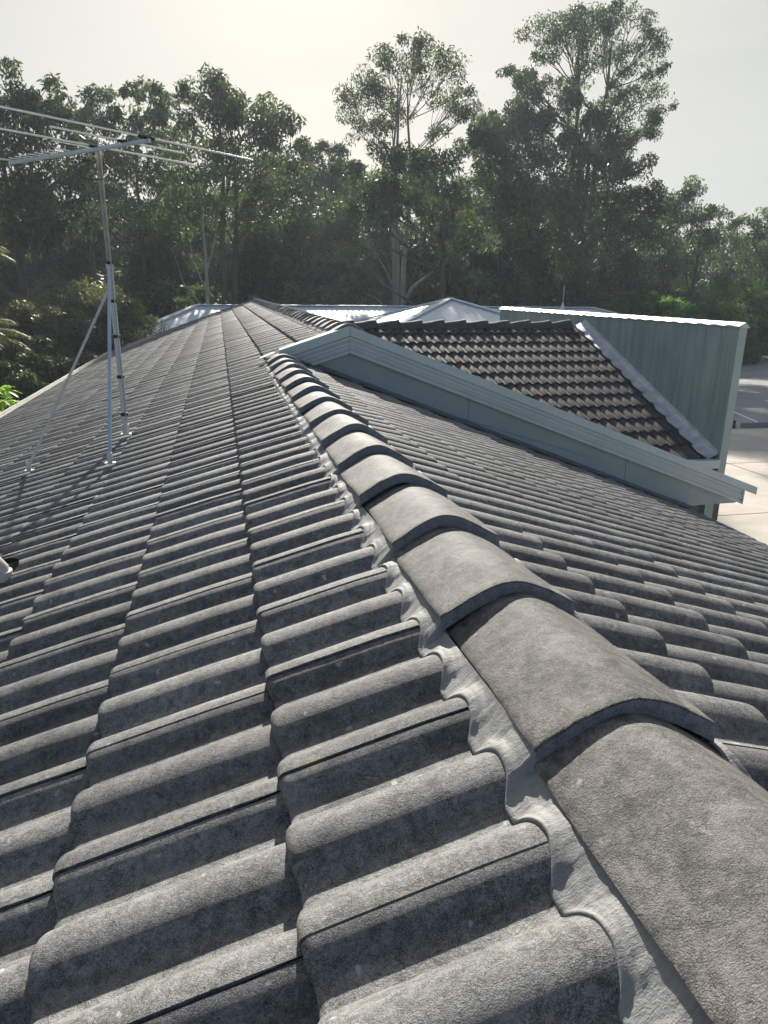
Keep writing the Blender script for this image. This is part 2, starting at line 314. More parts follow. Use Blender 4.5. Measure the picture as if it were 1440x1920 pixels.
def tiles(name, mat, parent, O, ev, eu, en, n0, n1, k0, k1, umax=None, lodf=None, gflip=False, vclip=None):
    """O: plane point at u=0 (nose of course 0), v=0 groove; ev along the course, eu up the slope, en normal.
    courses k0..k1 (k counts up the slope), tiles n0..n1 along v."""
    O, ev, eu, en = [np.array(a, float) for a in (O, ev, eu, en)]
    Vs, Qs, Cs = [], [], []; base = 0
    groups = {}
    for k in range(k0, k1):
        for n in range(n0, n1):
            c = O + ev * (n + .5) * .3 + eu * (k + .5) * GAUGE
            groups.setdefault(lodf(c) if lodf else 2, []).append((k, n))
    for lod, lst in groups.items():
        vs = vsamples(lod); r = 0.017
        th = {0: (90, 72, 54, 36, 18, 0), 1: (90, 60, 30, 0), 2: (90, 45, 0)}[lod]
        # u stations and how far below the crown line each is
        us = [0.0] + [r * (1 - math.sin(math.radians(a))) for a in th] + ([.12, .24, GAUGE - .004, TL] if lod == 0 else [GAUGE - .004, TL])
        dz = [None] + [r * (1 - math.cos(math.radians(a))) for a in th] + [0.0] * (4 if lod == 0 else 2)
        P = prof(vs); groove = np.zeros_like(P)
        if lod < 2: groove[-1] = -0.009; groove[0] = -0.009
        if lod < 2: groove[-2] = -0.009
        if lod == 0: groove[0] = -0.009; groove[1] = 0; groove[-3] = 0
        U = np.array(us); nu, nv = len(U), len(vs)
        K = np.array([a for a, b in lst], float); Nn = np.array([b for a, b in lst], float); T = len(lst)
        ju = RNG.normal(0, .0018, T); jz = RNG.normal(0, .0009, T); jt = RNG.normal(0, .0014, T)
        prr = P / PROF_H
        Z = np.zeros((nu, nv))
        for i, (u, d) in enumerate(zip(us, dz)):
            if d is None: Z[i] = P - 0.004
            else:
                Z[i] = P + groove + STEP * (1 - u / GAUGE) - d * (0.35 + 0.65 * prr)
                Z[i] = np.where(u > GAUGE - .01, P * 0.96 + STEP * (1 - u / GAUGE) - 0.0015 - (0.01 if u > GAUGE else 0), Z[i])
        Ufull = U[None, :, None] + ju[:, None, None] + K[:, None, None] * GAUGE + np.zeros((1, 1, nv))
        # the nose is slightly bow-shaped: rolls reach a touch further down than the pans
        Ufull = Ufull - (0.006 * prr)[None, None, :] * np.array([1.0 if u < .03 else 0.0 for u in us])[None, :, None]
        if umax is not None: Ufull = np.minimum(Ufull, umax)
        vv = vs if not gflip else 0.30 - vs
        Vfull = vv[None, None, :] + Nn[:, None, None] * .3 + np.zeros((1, nu, 1))
        if vclip is not None: Vfull = np.clip(Vfull, vclip[0], vclip[1])
        Zf = Z[None] + jz[:, None, None] + jt[:, None, None] * ((vs - .15) / .3)[None, None, :]
        pts = O + Ufull[..., None] * eu + Vfull[..., None] * ev + Zf[..., None] * en
        idx = np.arange(nu * nv).reshape(nu, nv)
        q = np.stack([idx[:-1, :-1], idx[:-1, 1:], idx[1:, 1:], idx[1:, :-1]], -1).reshape(-1, 4)
        if (np.cross(ev, eu) @ en > 0) == gflip: q = q[:, ::-1]
        Q = (q[None] + (np.arange(T) * nu * nv)[:, None, None]).reshape(-1, 4)
        pts = pts.reshape(-1, 3)
        # drop faces flattened by clipping
        e1 = pts[Q[:, 2]] - pts[Q[:, 0]]; e2 = pts[Q[:, 3]] - pts[Q[:, 1]]; ar = np.linalg.norm(np.cross(e1, e2), axis=1)
        Q = Q[ar > 1e-9]
        Vs.append(pts); Qs.append(Q + base); base += len(pts)
        Cs.append(np.repeat(RNG.random(T), nu * nv))
    me = npmesh(name, np.concatenate(Vs), np.concatenate(Qs), True, 38, np.concatenate(Cs))
    return finish(name, me, mat, parent)

AL = math.radians(19.4864); tL = math.tan(AL)
X0, Z0, Y0 = 0.05112923, -0.72912636, 0.65145623         # a nose crest on the left slope
cL, sL = math.cos(AL), math.sin(AL)
nL = np.array([-sL, 0, cL]); dL = np.array([-cL, 0, -sL])
base_drop = PROF_H + STEP - 0.002
O_L = np.array([X0, Y0, Z0]) - nL * base_drop
CX = 0.531; RX, RZ = 0.545, -0.560                                     # near ridge, crest-plane crossing
AR = math.atan(0.385); cR, sR = math.cos(AR), math.sin(AR)
GY = 6.60                                                  # plane of the gable
UX, UZ = 1.16, -0.322                                      # upper ridge
FY = 25.2                                                  # far verge

house = empty('house', (1.0, 9.0, GZ), 'house with weathered grey concrete tile roof and blue green gable boards', 'house')
def lod_near(c):
    d = math.sqrt(float(c @ c)); return 0 if d < 3.2 else (1 if d < 8 else 2)
# left slope, up to the near ridge for Y < GY, up to the upper ridge beyond
nG = int(round((GY - .05 - Y0) / .3))
uR = (.372 - X0) / cL; uU = (UX - .160 - X0) / cL
o = tiles('roof_slope', M_TILE, house, O_L, (0, 1, 0), -dL, nL, -8, nG, -10, 1, uR, lod_near, gflip=False); o['label'] = 'left tiled slope below the near ridge'
o = tiles('roof_slope', M_TILE, house, O_L, (0, 1, 0), -dL, nL, nG, int((FY - Y0) / .3) + 1, -10, 3, uU, lambda c: 1 if c[1] < 10 else 2, gflip=False); o['label'] = 'left tiled slope running on to the far verge'
# near right slope
nR = np.array([sR, 0, cR]); dR = np.array([cR, 0, -sR])
SR = 0.355
O_R = np.array([RX, Y0 + .11, RZ]) + dR * (SR + GAUGE * 12) - nR * base_drop
o = tiles('roof_slope', M_TILE, house, O_R, (0, 1, 0), -dR, nR, -9, nG + 0, 0, 13, SR + GAUGE * 12 - .135, lod_near, gflip=True); o['label'] = 'near right tiled slope below the gable'
# upper right slope, 1 % below the sight line
AU = math.atan(0.378); cU, sU = math.cos(AU), math.sin(AU); nU = np.array([sU, 0, cU]); dU = np.array([cU, 0, -sU])
O_U = np.array([UX, GY + .1, UZ - .02]) + dU * (0.27 + GAUGE * 12) - nU * base_drop
tiles('roof_slope', M_TILE, house, O_U, (0, 1, 0), -dU, nU, 0, 62, 0, 13, .27 + GAUGE * 12 - .01, lambda c: 2, gflip=True)['label'] = 'upper right tiled slope behind the gable'
# brown wing roof: slopes towards the camera, ridge along X
WX1, WRY, WRZ, WT = 6.50, 12.29, -0.54, 0.3872
AW = math.atan(WT); cW, sW = math.cos(AW), math.sin(AW); nW = np.array([0, -sW, cW]); dW = np.array([0, -cW, -sW])
WEN = 12
O_W = np.array([WX1 - .24 - 18 * .3 + .0, WRY, WRZ]) + dW * (GAUGE * WEN) - nW * base_drop
tiles('roof_slope', M_BROWN, house, O_W, (1, 0, 0), -dW, nW, 0, 18, 0, WEN, GAUGE * WEN - .01, lambda c: 1, gflip=True)['label'] = 'brown tiled slope of the side wing'
nW2 = np.array([0, sW, cW]); dW2 = np.array([0, cW, -sW])
O_W2 = np.array([WX1 - .24 - 18 * .3, WRY, WRZ]) + dW2 * (GAUGE * WEN) - nW2 * base_drop
tiles('roof_slope', M_BROWN, house, O_W2, (1, 0, 0), -dW2, nW2, 0, 18, 0, WEN, GAUGE * WEN - .01, lambda c: 2, gflip=True)['label'] = 'back slope of the side wing'

# ------------------------------------------------------------------ ridge caps
def cap_mesh(L=.445, hw=.139, sag=.064, lip=.030, skirt=.005, n=18, m=8, thick=.014, seed=0):
    """Local: crown line along +Y from the near lip (y=0) away; z=0 is the lip's crown."""
    rg = random.Random(seed); c0 = .045; sl = math.sqrt((sag + c0) ** 2 - c0 ** 2) / hw
    wv = [rg.uniform(-1, 1) for _ in range(6)]
    def ring(y, dzc, k=1.0, inner=False):
        pts = []
        for i in range(n + 1):
            x = hw * (-1 + 2 * i / n) * k
            z = -(math.sqrt((x / k * sl) ** 2 + c0 * c0) - c0)
            z += .0022 * math.sin(x * 22 + wv[0] * 3 + y * 7 * wv[1]) + .0015 * math.sin(y * 19 + wv[2] * 3 + x * 11)
            pts.append((x, y, z + dzc))
        pts = [(pts[0][0] - .003, y, pts[0][2] - skirt)] + pts + [(pts[-1][0] + .003, y, pts[-1][2] - skirt)]
        return pts
    V = []; Fc = []; W = n + 3
    stations = [(-.0015, -.0035, .99), (.0, -.001, .998), (.004, 0, 1.0)] + [(.02 + (L - .02) * j / m, -lip * (.02 + (L - .02) * j / m) / .4255, 1.0 - .035 * j / m) for j in range(m + 1)]
    for (y, dz, k) in stations: V += ring(y, dz, k)
    for j in range(len(stations) - 1):
        for i in range(W - 1): Fc.append((j*W+i, j*W+i+1, (j+1)*W+i+1, (j+1)*W+i))
    # lip face: from the outer edge down to the next cap's surface
    b = len(V); V += [(x * .985, y - .005, z - lip + .001) for x, y, z in ring(0, 0, .99)]
    for i in range(W - 1): Fc.append((i + 1, i, b + i, b + i + 1))
    nlip = len(Fc); b2 = len(V); V += [(x * .96, .06, z - lip - .012) for x, y, z in ring(0, 0, .99)]
    for i in range(W - 1): Fc.append((b + i + 1, b + i, b2 + i, b2 + i + 1))
    # small unevenness of the edges
    V = [(x + rg.uniform(-.0007, .0007), y + (.0022 * noise.noise(Vector((x * 40, seed * 3.3, 0))) if y < .02 else 0), z + .0012 * noise.noise(Vector((x * 25, y * 25, seed)))) for x, y, z in V]
    me = bpy.data.meshes.new('ridge_cap'); me.from_pydata(V, [], Fc); me.update()
    me.polygons.foreach_set('use_smooth', [True] * len(me.polygons)); me.set_sharp_from_angle(angle=math.radians(40))
    a = me.attributes.new('rnd', 'FLOAT', 'POINT'); rv = rg.random(); a.data.foreach_set('value', [rv] * len(V))
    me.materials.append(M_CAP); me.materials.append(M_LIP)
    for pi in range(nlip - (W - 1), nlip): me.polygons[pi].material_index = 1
    return me
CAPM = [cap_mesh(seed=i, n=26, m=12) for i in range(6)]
def place_caps(x, z, ys, parent, rot=0, meshes=CAPM, jit=.004, group=None):
    for i, y in enumerate(ys):
        o = bpy.data.objects.new('ridge_cap', meshes[(i * 5 + 2) % len(meshes)]); COL.objects.link(o); o.parent = parent
        o.location = Vector((x + random.uniform(-jit, jit), y, z + random.uniform(-.002, .002))) - wloc(parent)
        o.rotation_euler = (random.uniform(-.006, .006), random.uniform(-.018, .018), rot + random.uniform(-.02, .02))
        if group: o['group'] = group
near_y = [.770 + .4255 * i for i in range(-4, 14)]
CAPZ = -.535
place_caps(CX, CAPZ, near_y, house)
up_y = [GY + .02 + .40 * i for i in range(0, 46)]
place_caps(UX + .005, UZ + .030, up_y, house)
# wing ridge caps run along X (lips towards +X)
for i in range(13):
    o = bpy.data.objects.new('ridge_cap', bpy.data.meshes.get(CAPM[i % 6].name).copy()); o.data.materials[0] = M_BROWN; COL.objects.link(o); o.parent = house
    o.location = Vector((WX1 - .28 - .40 * i, WRY, WRZ + .068 + random.uniform(-.003, .003))) - wloc(house); o.rotation_euler = (0, 0, math.radians(90) + random.uniform(-.01, .01)); o.scale = (1.35, 1, 2.0)

# mortar bedding beside the caps
def slope_z(x, y, side):        # upper surface of the near tiles
    if side < 0:
        u = (x - X0) / cL; kk = math.floor(u / GAUGE); uu = u - kk * GAUGE
        h = float(prof(np.array([(y - Y0)]))[0]) + STEP * (1 - uu / GAUGE); p = O_L + (-dL) * u + nL * h
        return p[2]
    v = .30 - ((y - O_R[1]) % .30); h = float(prof(np.array([v]))[0]) + STEP * .4
    s = (x - RX) / cR; return RZ - s * sR - base_drop * cR + h * cR
def mortar(y0, y1, side, xc, xo, ztop, parent, dy, rows=9, zoff=0.0):
    V = []; n = int((y1 - y0) / dy) + 1
    for i in range(n):
        y = y0 + i * dy
        nz = noise.noise(Vector((y * 9, side * 3, 0))); n2 = noise.noise(Vector((y * 33, side, 5)))
        h = float(prof(np.array([(y - Y0)]))[0]) / PROF_H if side < 0 else float(prof(np.array([.30 - ((y - O_R[1]) % .30)]))[0]) / PROF_H
        xe = xo - side * 0 + side * (.004 * nz + .002 * n2 + .018 * (1 - h))
        # cap edge drops along each cap; bedding follows
        xi = xc; zt = ztop
        zb = slope_z(xe, y, side) + zoff + .0015; zt = ztop - .028 * (((y - (.770 if ztop < -.5 else GY + .02)) / (.4255 if ztop < -.5 else .40)) % 1.0)
        for j in range(rows):
            t = j / (rows - 1); x = xi + (xe - xi) * t
            f = t ** .62 if h > .5 else t ** .8
            z = zt + (zb - zt) * f
            if 0 < j < rows - 1:
                z += .0022 * noise.noise(Vector((y * 70 + t * 6, t * 2, 1))) + .003 * noise.noise(Vector((y * 22 + t * 5, t * 3, 4)))
            V.append((x, y, z))
        V.append((xe + side * .001, y, zb - .004)); V.append((xe - side * .004, y, zb - .022))
    rows += 2
    Q = [(i*rows+j, i*rows+j+1, (i+1)*rows+j+1, (i+1)*rows+j) for i in range(n-1) for j in range(rows-1)]
    if side > 0: Q = [q[::-1] for q in Q]
    me = npmesh('mortar_bedding', np.array(V), np.array(Q), True); return finish('mortar_bedding', me, M_MORTAR, parent)
mortar(-1.2, 2.6, -1, CX - .134, CX - .168, -.606, house, .006, 12)
mortar(2.6, GY - .08, -1, CX - .134, CX - .168, -.606, house, .012, 7)
mortar(-1.2, GY - .05, 1, CX + .128, CX + .150, -.606, house, .012, 6)
mortar(GY, FY, -1, UX - .128, UX - .165, UZ - .036, house, .02, 5)

# ------------------------------------------------------------------ gable boards
SG, SGL = -0.378, 0.328
def gx(x, dz=0): return UZ + .003 + (SG * (x - UX) if x > UX else SGL * (x - UX)) + dz
XL, XR = 0.52, 5.79
def rake(name, mat, y0, y1, z0, z1, xl, xr, parent, drop_left=0):
    for (a, b, lab) in ((xl, UX, 'short left arm'), (UX, xr, 'long right arm')):
        if a is None or b is None: continue
        pl = [(a, y0, gx(a, z0)), (b, y0, gx(b, z0)), (b, y0, gx(b, z1)), (a, y0, gx(a, z1))]
        if a == UX: pl = [(a + .0015, y0, z) for (_, y0, z) in (pl[0],)] + [pl[1], pl[2]] + [(a + .0015, y0, pl[3][2])]
        yield MB().prism(pl, (0, y1 - y0, 0)), lab
for mbx, lab in rake('barge_board', M_BARGE, GY, GY + .03, -.238, -.078, XL + .10, XR - .16, house):
    b = mbx.build('barge_board', M_BARGE, house, bevel=.003); b['label'] = lab + ' of the barge board'
    a0, b0 = (XL + .10, UX) if 'left' in lab else (UX + .002, XR - .16)
    m2 = MB(); m3 = MB()
    for dz in (-.236, -.188, -.160, -.112):
        hgt = .022
        m2.prism([(a0, GY - .014, gx(a0, dz)), (b0 - .001, GY - .014, gx(b0 - .001, dz)), (b0 - .001, GY - .014, gx(b0 - .001, dz + hgt)), (a0, GY - .014, gx(a0, dz + hgt))], (0, .0135, 0))
    m2.build('moulding', M_BARGE2, b)
for mbx, lab in rake('barge_capping', M_BARGE2, GY - .022, GY + .16, -.082, .004, XL, XR + .01, house):
    mbx.build('barge_capping', M_BARGE2, house, bevel=.004)['label'] = lab + ' of the metal barge capping'
xe_ = XR - .16
MB().prism([(xe_ - .004, GY - .020, gx(xe_, -.243)), (xe_ + .012, GY - .020, gx(xe_, -.247)), (xe_ + .012, GY - .020, gx(xe_, -.075)), (xe_ - .004, GY - .020, gx(xe_, -.071))], (0, .09, 0)).build('end_stop', M_BARGE2, house)
# infill sheet under the boards
def rbase(x): return RZ - (x - RX) * math.tan(AR) - .09
poly = [(RX + .12, rbase(RX + .12)), (4.86, rbase(4.86)), (4.87, -2.255), (5.58, -2.250), (5.60, gx(5.6, -.235)), (UX, gx(UX, -.235)), (RX + .14, gx(RX + .14, -.235))]
MB().prism([(x, GY + .034, z) for x, z in poly], (0, .02, 0)).build('gable_infill', M_INFILL, house)
for x in (2.35, 4.15): MB().box((x, GY + .0325, rbase(x) + .02), (x + .006, GY + .0337, gx(x, -.24))).build('sheet_joint', M_LEADD, house)
# flashing along the foot of the infill
V = []; n = 90
for i in range(n + 1):
    x = RX + .12 + (5.0 - RX - .12) * i / n; z = RZ - (x - RX) * math.tan(AR); nz = noise.noise(Vector((x * 5, 0, 0))) * .008
    V += [(x, GY + .028, z + .030 + nz * .3), (x, GY + .018, z + .014 + nz), (x, GY - .02, z + .004 + nz), (x, GY - .055 + nz, z - .004 + nz * .5)]
Q = [(i*4+j, i*4+j+1, i*4+5+j, i*4+4+j) for i in range(n) for j in range(3)]
finish('gable_flashing', npmesh('gable_flashing', np.array(V), np.array(Q)[:, ::-1], True), M_LEADD, house)
MB().prism([(RX - .20, GY - .06, -.595), (RX - .07, GY - .02, -.55), (RX - .08, GY + .06, -.55), (RX - .21, GY + .03, -.596)], (0, 0, .004)).build('loose_flashing', M_GALV, house)
# eaves: gutters, fascias, walls
EXL, EZL = X0 - 10 * GAUGE * cL, Z0 - 10 * GAUGE * sL
def gutter(x0, x1, y0, y1, z, mat, parent, h=.11):
    a, b = (x0, x1) if x0 < x1 else (x1, x0)
    g = MB(); g.box((a, y0, z - h), (a + .006, y1, z)).box((b - .006, y0, z - h), (b, y1, z)).box((a + .006, y0, z - h), (b - .006, y1, z - h + .006))
    g.box((a - .010, y0, z - .012), (a, y1, z + .004)).box((b, y0, z - .012), (b + .010, y1, z + .004)); return g.build('gutter', mat, parent)
gutter(EXL - .13, EXL + .015, -2.2, FY, EZL - .012, M_GUT, house)
EXR = RX + (SR + GAUGE * 12) * cR; EZR = RZ - (SR + GAUGE * 12) * sR
gutter(EXR - .02, EXR + .09, -2.2, GY - .15, EZR - .05, M_BARGE2, house)
EXU = UX + (0.27 + GAUGE * 12) * cU; EZU = UZ - (0.27 + GAUGE * 12) * sU
# main walls (mostly hidden below the eaves)
w_ = MB()
w_.box((EXL + .45, -2.0, GZ), (EXL + .57, FY - .1, EZL - .12))
w_.box((EXR - .62, -2.0, GZ), (EXR - .50, GY + .3, EZR - .12))
w_.box((EXL + .57, FY - .22, GZ), (6.2, FY - .1, -1.9))
w_.build('wall', M_WALLP, house)
sf = MB(); sf.box((EXL - .02, -2.0, EZL - .150), (EXL + .45, FY - .1, EZL - .135)).build('soffit', M_WHITE, house)
# wall and opening under the right end of the gable
wl = MB(); wl.box((5.22, GY + .06, GZ), (5.33, GY + .16, -2.26)).box((3.4, GY + .36, GZ), (4.9, GY + .44, -2.4)).build('veranda_post', M_WALLP, house)
MB().box((3.6, GY + .30, -4.2), (5.60, GY + .35, -2.26)).build('window', M_DARKG, house)
MB().prism([(3.2, GY + .056, -1.7), (4.85, GY + .056, -2.25), (5.55, GY + .056, -2.25), (5.5, GY + .056, -2.22), (3.2, GY + .056, -1.35)], (0, .03, 0)).build('beam', M_INFILL, house)
# fascia and gutter of the wing, its wall, window and post
WEY, WEZ = WRY - GAUGE * WEN * cW, WRZ - GAUGE * WEN * sW
g = MB(); g.box((1.6, WEY - .13, WEZ - .12), (6.46, WEY - .124, WEZ - .01)).box((1.6, WEY - .03, WEZ - .12), (6.46, WEY - .024, WEZ - .01)).box((1.6, WEY - .124, WEZ - .12), (6.46, WEY - .03, WEZ - .114)).box((6.46, WEY - .13, WEZ - .12), (6.466, WEY - .024, WEZ - .01)).box((1.6, WEY - .14, WEZ - .022), (6.46, WEY - .13, WEZ - .006)).build('wing_gutter', M_BARGE2, house)
MB().box((1.6, WEY - .022, WEZ - .20), (6.44, WEY, WEZ - .02)).build('wing_fascia', M_INFILL, house)
wg = MB(); wg.box((1.8, WEY + .5, GZ), (6.44, WEY + .6, WEZ - .1)).box((6.20, WEY + .01, GZ), (6.42, WEY + .14, WEZ - .2)).build('wing_wall', M_WALLP, house)
MB().box((5.2, WEY + .46, -4.1), (6.15, WEY + .495, WEZ - .22)).build('wing_window', M_DARKG, house)
# verge of the far gable: capping tiles up the rake and the gable wall
vm = cap_mesh(L=.43, hw=.10, sag=.05, lip=.03, n=8, m=2, seed=40); vm.name = 'verge_cap'
for i in range(13):
    u = -10 * GAUGE + i * GAUGE; p = O_L + (-dL) * u + nL * .055
    o = bpy.data.objects.new('verge_cap', vm); COL.objects.link(o); o.parent = house; o.location = Vector((p[0], FY + .02, p[2] + .03)) - wloc(house)
    o.rotation_euler = Matrix(((0, cL, -sL), (-1, 0, 0), (0, sL, cL))).to_euler()
st = bpy.data.objects.new('verge_cap', cap_mesh(L=.36, hw=.17, sag=.08, lip=.04, n=10, m=3, seed=41)); COL.objects.link(st); st.parent = house; st.location = Vector((UX + .01, FY - .34, UZ + .105)) - wloc(house); st.rotation_euler = (-.05, 0, 0)
MB().prism([(EXL + .45, FY - .05, EZL - .12), (UX, FY - .05, UZ - .12), (5.6, FY - .05, UZ - 1.85), (5.6, FY - .05, -3), (EXL + .45, FY - .05, -3)], (0, .1, 0)).build('far_gable_wall', M_WALLP, house)
MB().box((EXL + .45, FY - .045, GZ), (5.6, FY + .045, -3.003)).build('far_gable_base', M_WALLP, house)

# ------------------------------------------------------------------ tall green fin wall beside the wing
fin = empty('fin_wall', (6.56, 12.0, GZ), 'tall stained green sheet wall with white metal capping beside the brown tiles', 'wall')
FY0, FY1, FZT = 8.14, 16.4, -.392
MB().box((6.50, FY0 + .012, GZ), (6.60, FY1, FZT)).build('wall_panel', M_STAIN, fin)
MB().box((6.495, FY0, GZ), (6.606, FY0 + .011, FZT)).build('end_panel', M_INFILL, fin)
# pressed metal capping with a folded peak, slightly rippled
V = []; n = 110
for i in range(n + 1):
    y = FY0 - .015 + (FY1 - FY0 + .03) * i / n; r = .005 * (1 if (i // 2) % 2 else -1) + .004 * noise.noise(Vector((y * 2, 0, 0)))
    V += [(6.484, y, FZT - .018), (6.470 - r * .3, y, FZT + .004 + r), (6.56, y, FZT + .052 + r * .4), (6.640, y, FZT + .018), (6.636, y, FZT - .03)]
Q = [(i*5+j, i*5+j+1, i*5+6+j, i*5+5+j) for i in range(n) for j in range(4)]
finish('capping', npmesh('capping', np.array(V), np.array(Q), True, 30), simple('white_steel', (0.40, 0.42, 0.44), .5, .2, .06, 3), fin)
MB().prism([(6.484, FY0 - .016, FZT - .018), (6.56, FY0 - .016, FZT + .050), (6.636, FY0 - .016, FZT - .018)], (0, .014, 0)).build('capping_end', M_BARGE2, fin)
# lead step flashing where the tiles meet the wall: part of the house roof
V = []; n = 200
for i in range(n + 1):
    s = GAUGE * WEN * i / n; k = s / GAUGE; ph = k % 1.0
    c = np.array([0, WRY, WRZ]) + dW * s; nz = noise.noise(Vector((s * 9, 0, 0))) * .008; n2 = noise.noise(Vector((s * 21, 3, 0))) * .006
    edge = 6.350 - .035 * math.sin(ph * math.pi) + nz * 1.5
    lift = STEP * (ph) - .030
    row = [(edge, lift + .002), (edge + .04, lift + .012 + nz), (6.41, .006 + n2), (6.45, .022 + nz), (6.485, .045 + n2), (6.494, .10 + nz)]
    for (x, h) in row: p = c + nW * h; V.append((x, p[1], p[2]))
Q = [(i*6+j, i*6+j+1, i*6+7+j, i*6+6+j) for i in range(n) for j in range(5)]
finish('lead_flashing', npmesh('lead_flashing', np.array(V), np.array(Q), True, 60), M_LEAD, house)

# ------------------------------------------------------------------ aerial, vent pipe
aer = empty('tv_aerial', (-.70, 5.23, -.995), 'metal television aerial on a braced mast standing on the left tiles', 'aerial')
MZ = .805
def LP(x, y, off=0.0):
    p = np.array([x, y, Z0 + (x - X0) * tL]) + nL * off; return Vector(p)
mx, my = -.686, 5.23; foot = LP(mx, my)
mast = MB().tube([(mx, my, foot.z + .01), (mx, my, .15)], .0185, 12).build('lower_mast', M_GALV, aer, smooth=True)
MB().tube([(mx, my, .12), (mx, my, MZ + .01)], .0155, 12).build('upper_mast', M_RUST, aer, smooth=True)
MB().tube([(mx + .012, my - .019, MZ - .02), (mx + .014, my - .021, .4), (mx + .012, my - .021, 0.1), (mx + .014, my - .023, foot.z + .1)], .0042, 6).build('coax_cable', simple('pale_cable', (.45, .45, .43), .5), aer, smooth=True)
for z in (.14, -.10, -.33, -.60, -.86): MB().tube([(mx, my, z), (mx, my, z + .022)], .026, 12).build('cable_tie', M_BLK, aer, smooth=True)
for (fx, fy, tz) in ((-1.347, 5.22, .02), (-.668, 4.305, .14)):
    f_ = LP(fx, fy); lg = MB(); a = Vector((mx, my - .02, tz)); b = f_ + Vector((0, 0, .03)); lg.beam(a, b, .020, .016)
    l = lg.build('brace', M_GALV, aer, bevel=.003)
    MB().box((f_.x - .03, f_.y - .02, f_.z - .004), (f_.x + .03, f_.y + .02, f_.z + .004)).beam(f_, f_ + Vector((0, 0, .06)), .03, .008, (0, 1, 0)).build('foot_bracket', M_GALV, l)
MB().box((mx - .035, my - .025, foot.z - .004), (mx + .035, my + .025, foot.z + .004)).tube([(mx, my, foot.z), (mx, my, foot.z + .07)], .024, 10).build('foot_bracket', M_GALV, mast)
MB().box((mx - .021, my - .023, .11), (mx + .021, my + .021, .15)).build('clamp', M_GALV, aer, bevel=.004)
bd = Vector((-.677, .736, 0)); rd = Vector((.717, .697, 0)).normalized()        # boom and rod directions
bc = Vector((mx - .01, my + .0, MZ))                                             # boom passes the mast head
bR = Vector((-.333, 4.70, MZ)); bL = Vector((-1.345, 5.80, MZ)); bd = (bL - bR).normalized(); rd = Vector((-bd.y, bd.x, 0)); rd = -rd if rd.x < 0 else rd
boom = MB(); boom.beam(bR, bL, .024, .020).build('boom', M_ALU, aer, bevel=.003)
def rod(name, c, l0, l1, r=.0055, z=.018, mat=M_ALU):
    c = Vector(c) + Vector((0, 0, z)); MB().tube([c - rd * l0, c - rd * l0 * .02, c + rd * l1], r, 8).build(name, mat, aer, smooth=True)
L_ = (bL - bR).length
def bp(s): return bR + bd * s
rod('dipole_rod', bp(.03), .86, .86, .0062); rod('dipole_rod', bp(.24), .46, .46, .0058); rod('dipole_rod', bp(.53), .86, .80, .0062)
for k in range(9): rod('director_rod', bp(.78 + k * .083), .105 - .004 * k, .105 - .004 * k, .0038, .012)
rod('director_rod', bp(1.46), .26, .06, .0042, .012)
for s, l in ((.03, .10), (.24, .07), (.53, .06)):
    c = bp(s) + Vector((0, 0, .016)); MB().beam(c - rd * l * .6, c + rd * l * .6, .022, .016).build('insulator', M_BLK, aer, bevel=.005)
cpts = [bp(.56) + Vector((.0, 0, -.01)) + Vector((-.10 * math.sin(t * 1.0) - .0, 0, -.05 - .055 * (1 - math.cos(t)))) for t in [i * .45 for i in range(13)]]
MB().tube(cpts, .0028, 6).build('cable_loop', M_BLK, aer, smooth=True)
# folded flap reflector near the front of the boom
for s in (.70, .76): rod('reflector_rod', bp(s) + Vector((0, 0, .03)), .13, .13, .004, .02)
MB().tube([(mx + .0, my, MZ - .03), (mx + .0, my, MZ + .025)], .022, 10).build('mast_cap', M_RUST, aer, smooth=True)

vp = LP(-.822, 2.763); vent = empty('vent_pipe', vp, 'pale plastic vent pipe with dark open mouth rising from the left tiles', 'pipe')
ax = Vector((0, 0, 1)); 
MB().tube([vp + Vector((-.045, 0, -.03)), vp + Vector((-.047, 0, .012)), vp + Vector((-.060, 0, .034)), vp + Vector((-.16, 0, .07))], [.036, .036, .037, .038], 20, caps=False).build('pipe', M_PVC, vent, smooth=True)
MB().tube([vp + Vector((-.045, 0, -.03)), vp + Vector((-.045, 0, .004))], .044, 20).build('collar', M_PVC, vent, smooth=True)
MB().tube([vp + Vector((-.045, .13, -.05)), vp + Vector((-.04, .13, -.004))], [.036, .030], 20, caps=False).build('rubber_boot', M_BLK, vent, smooth=True)

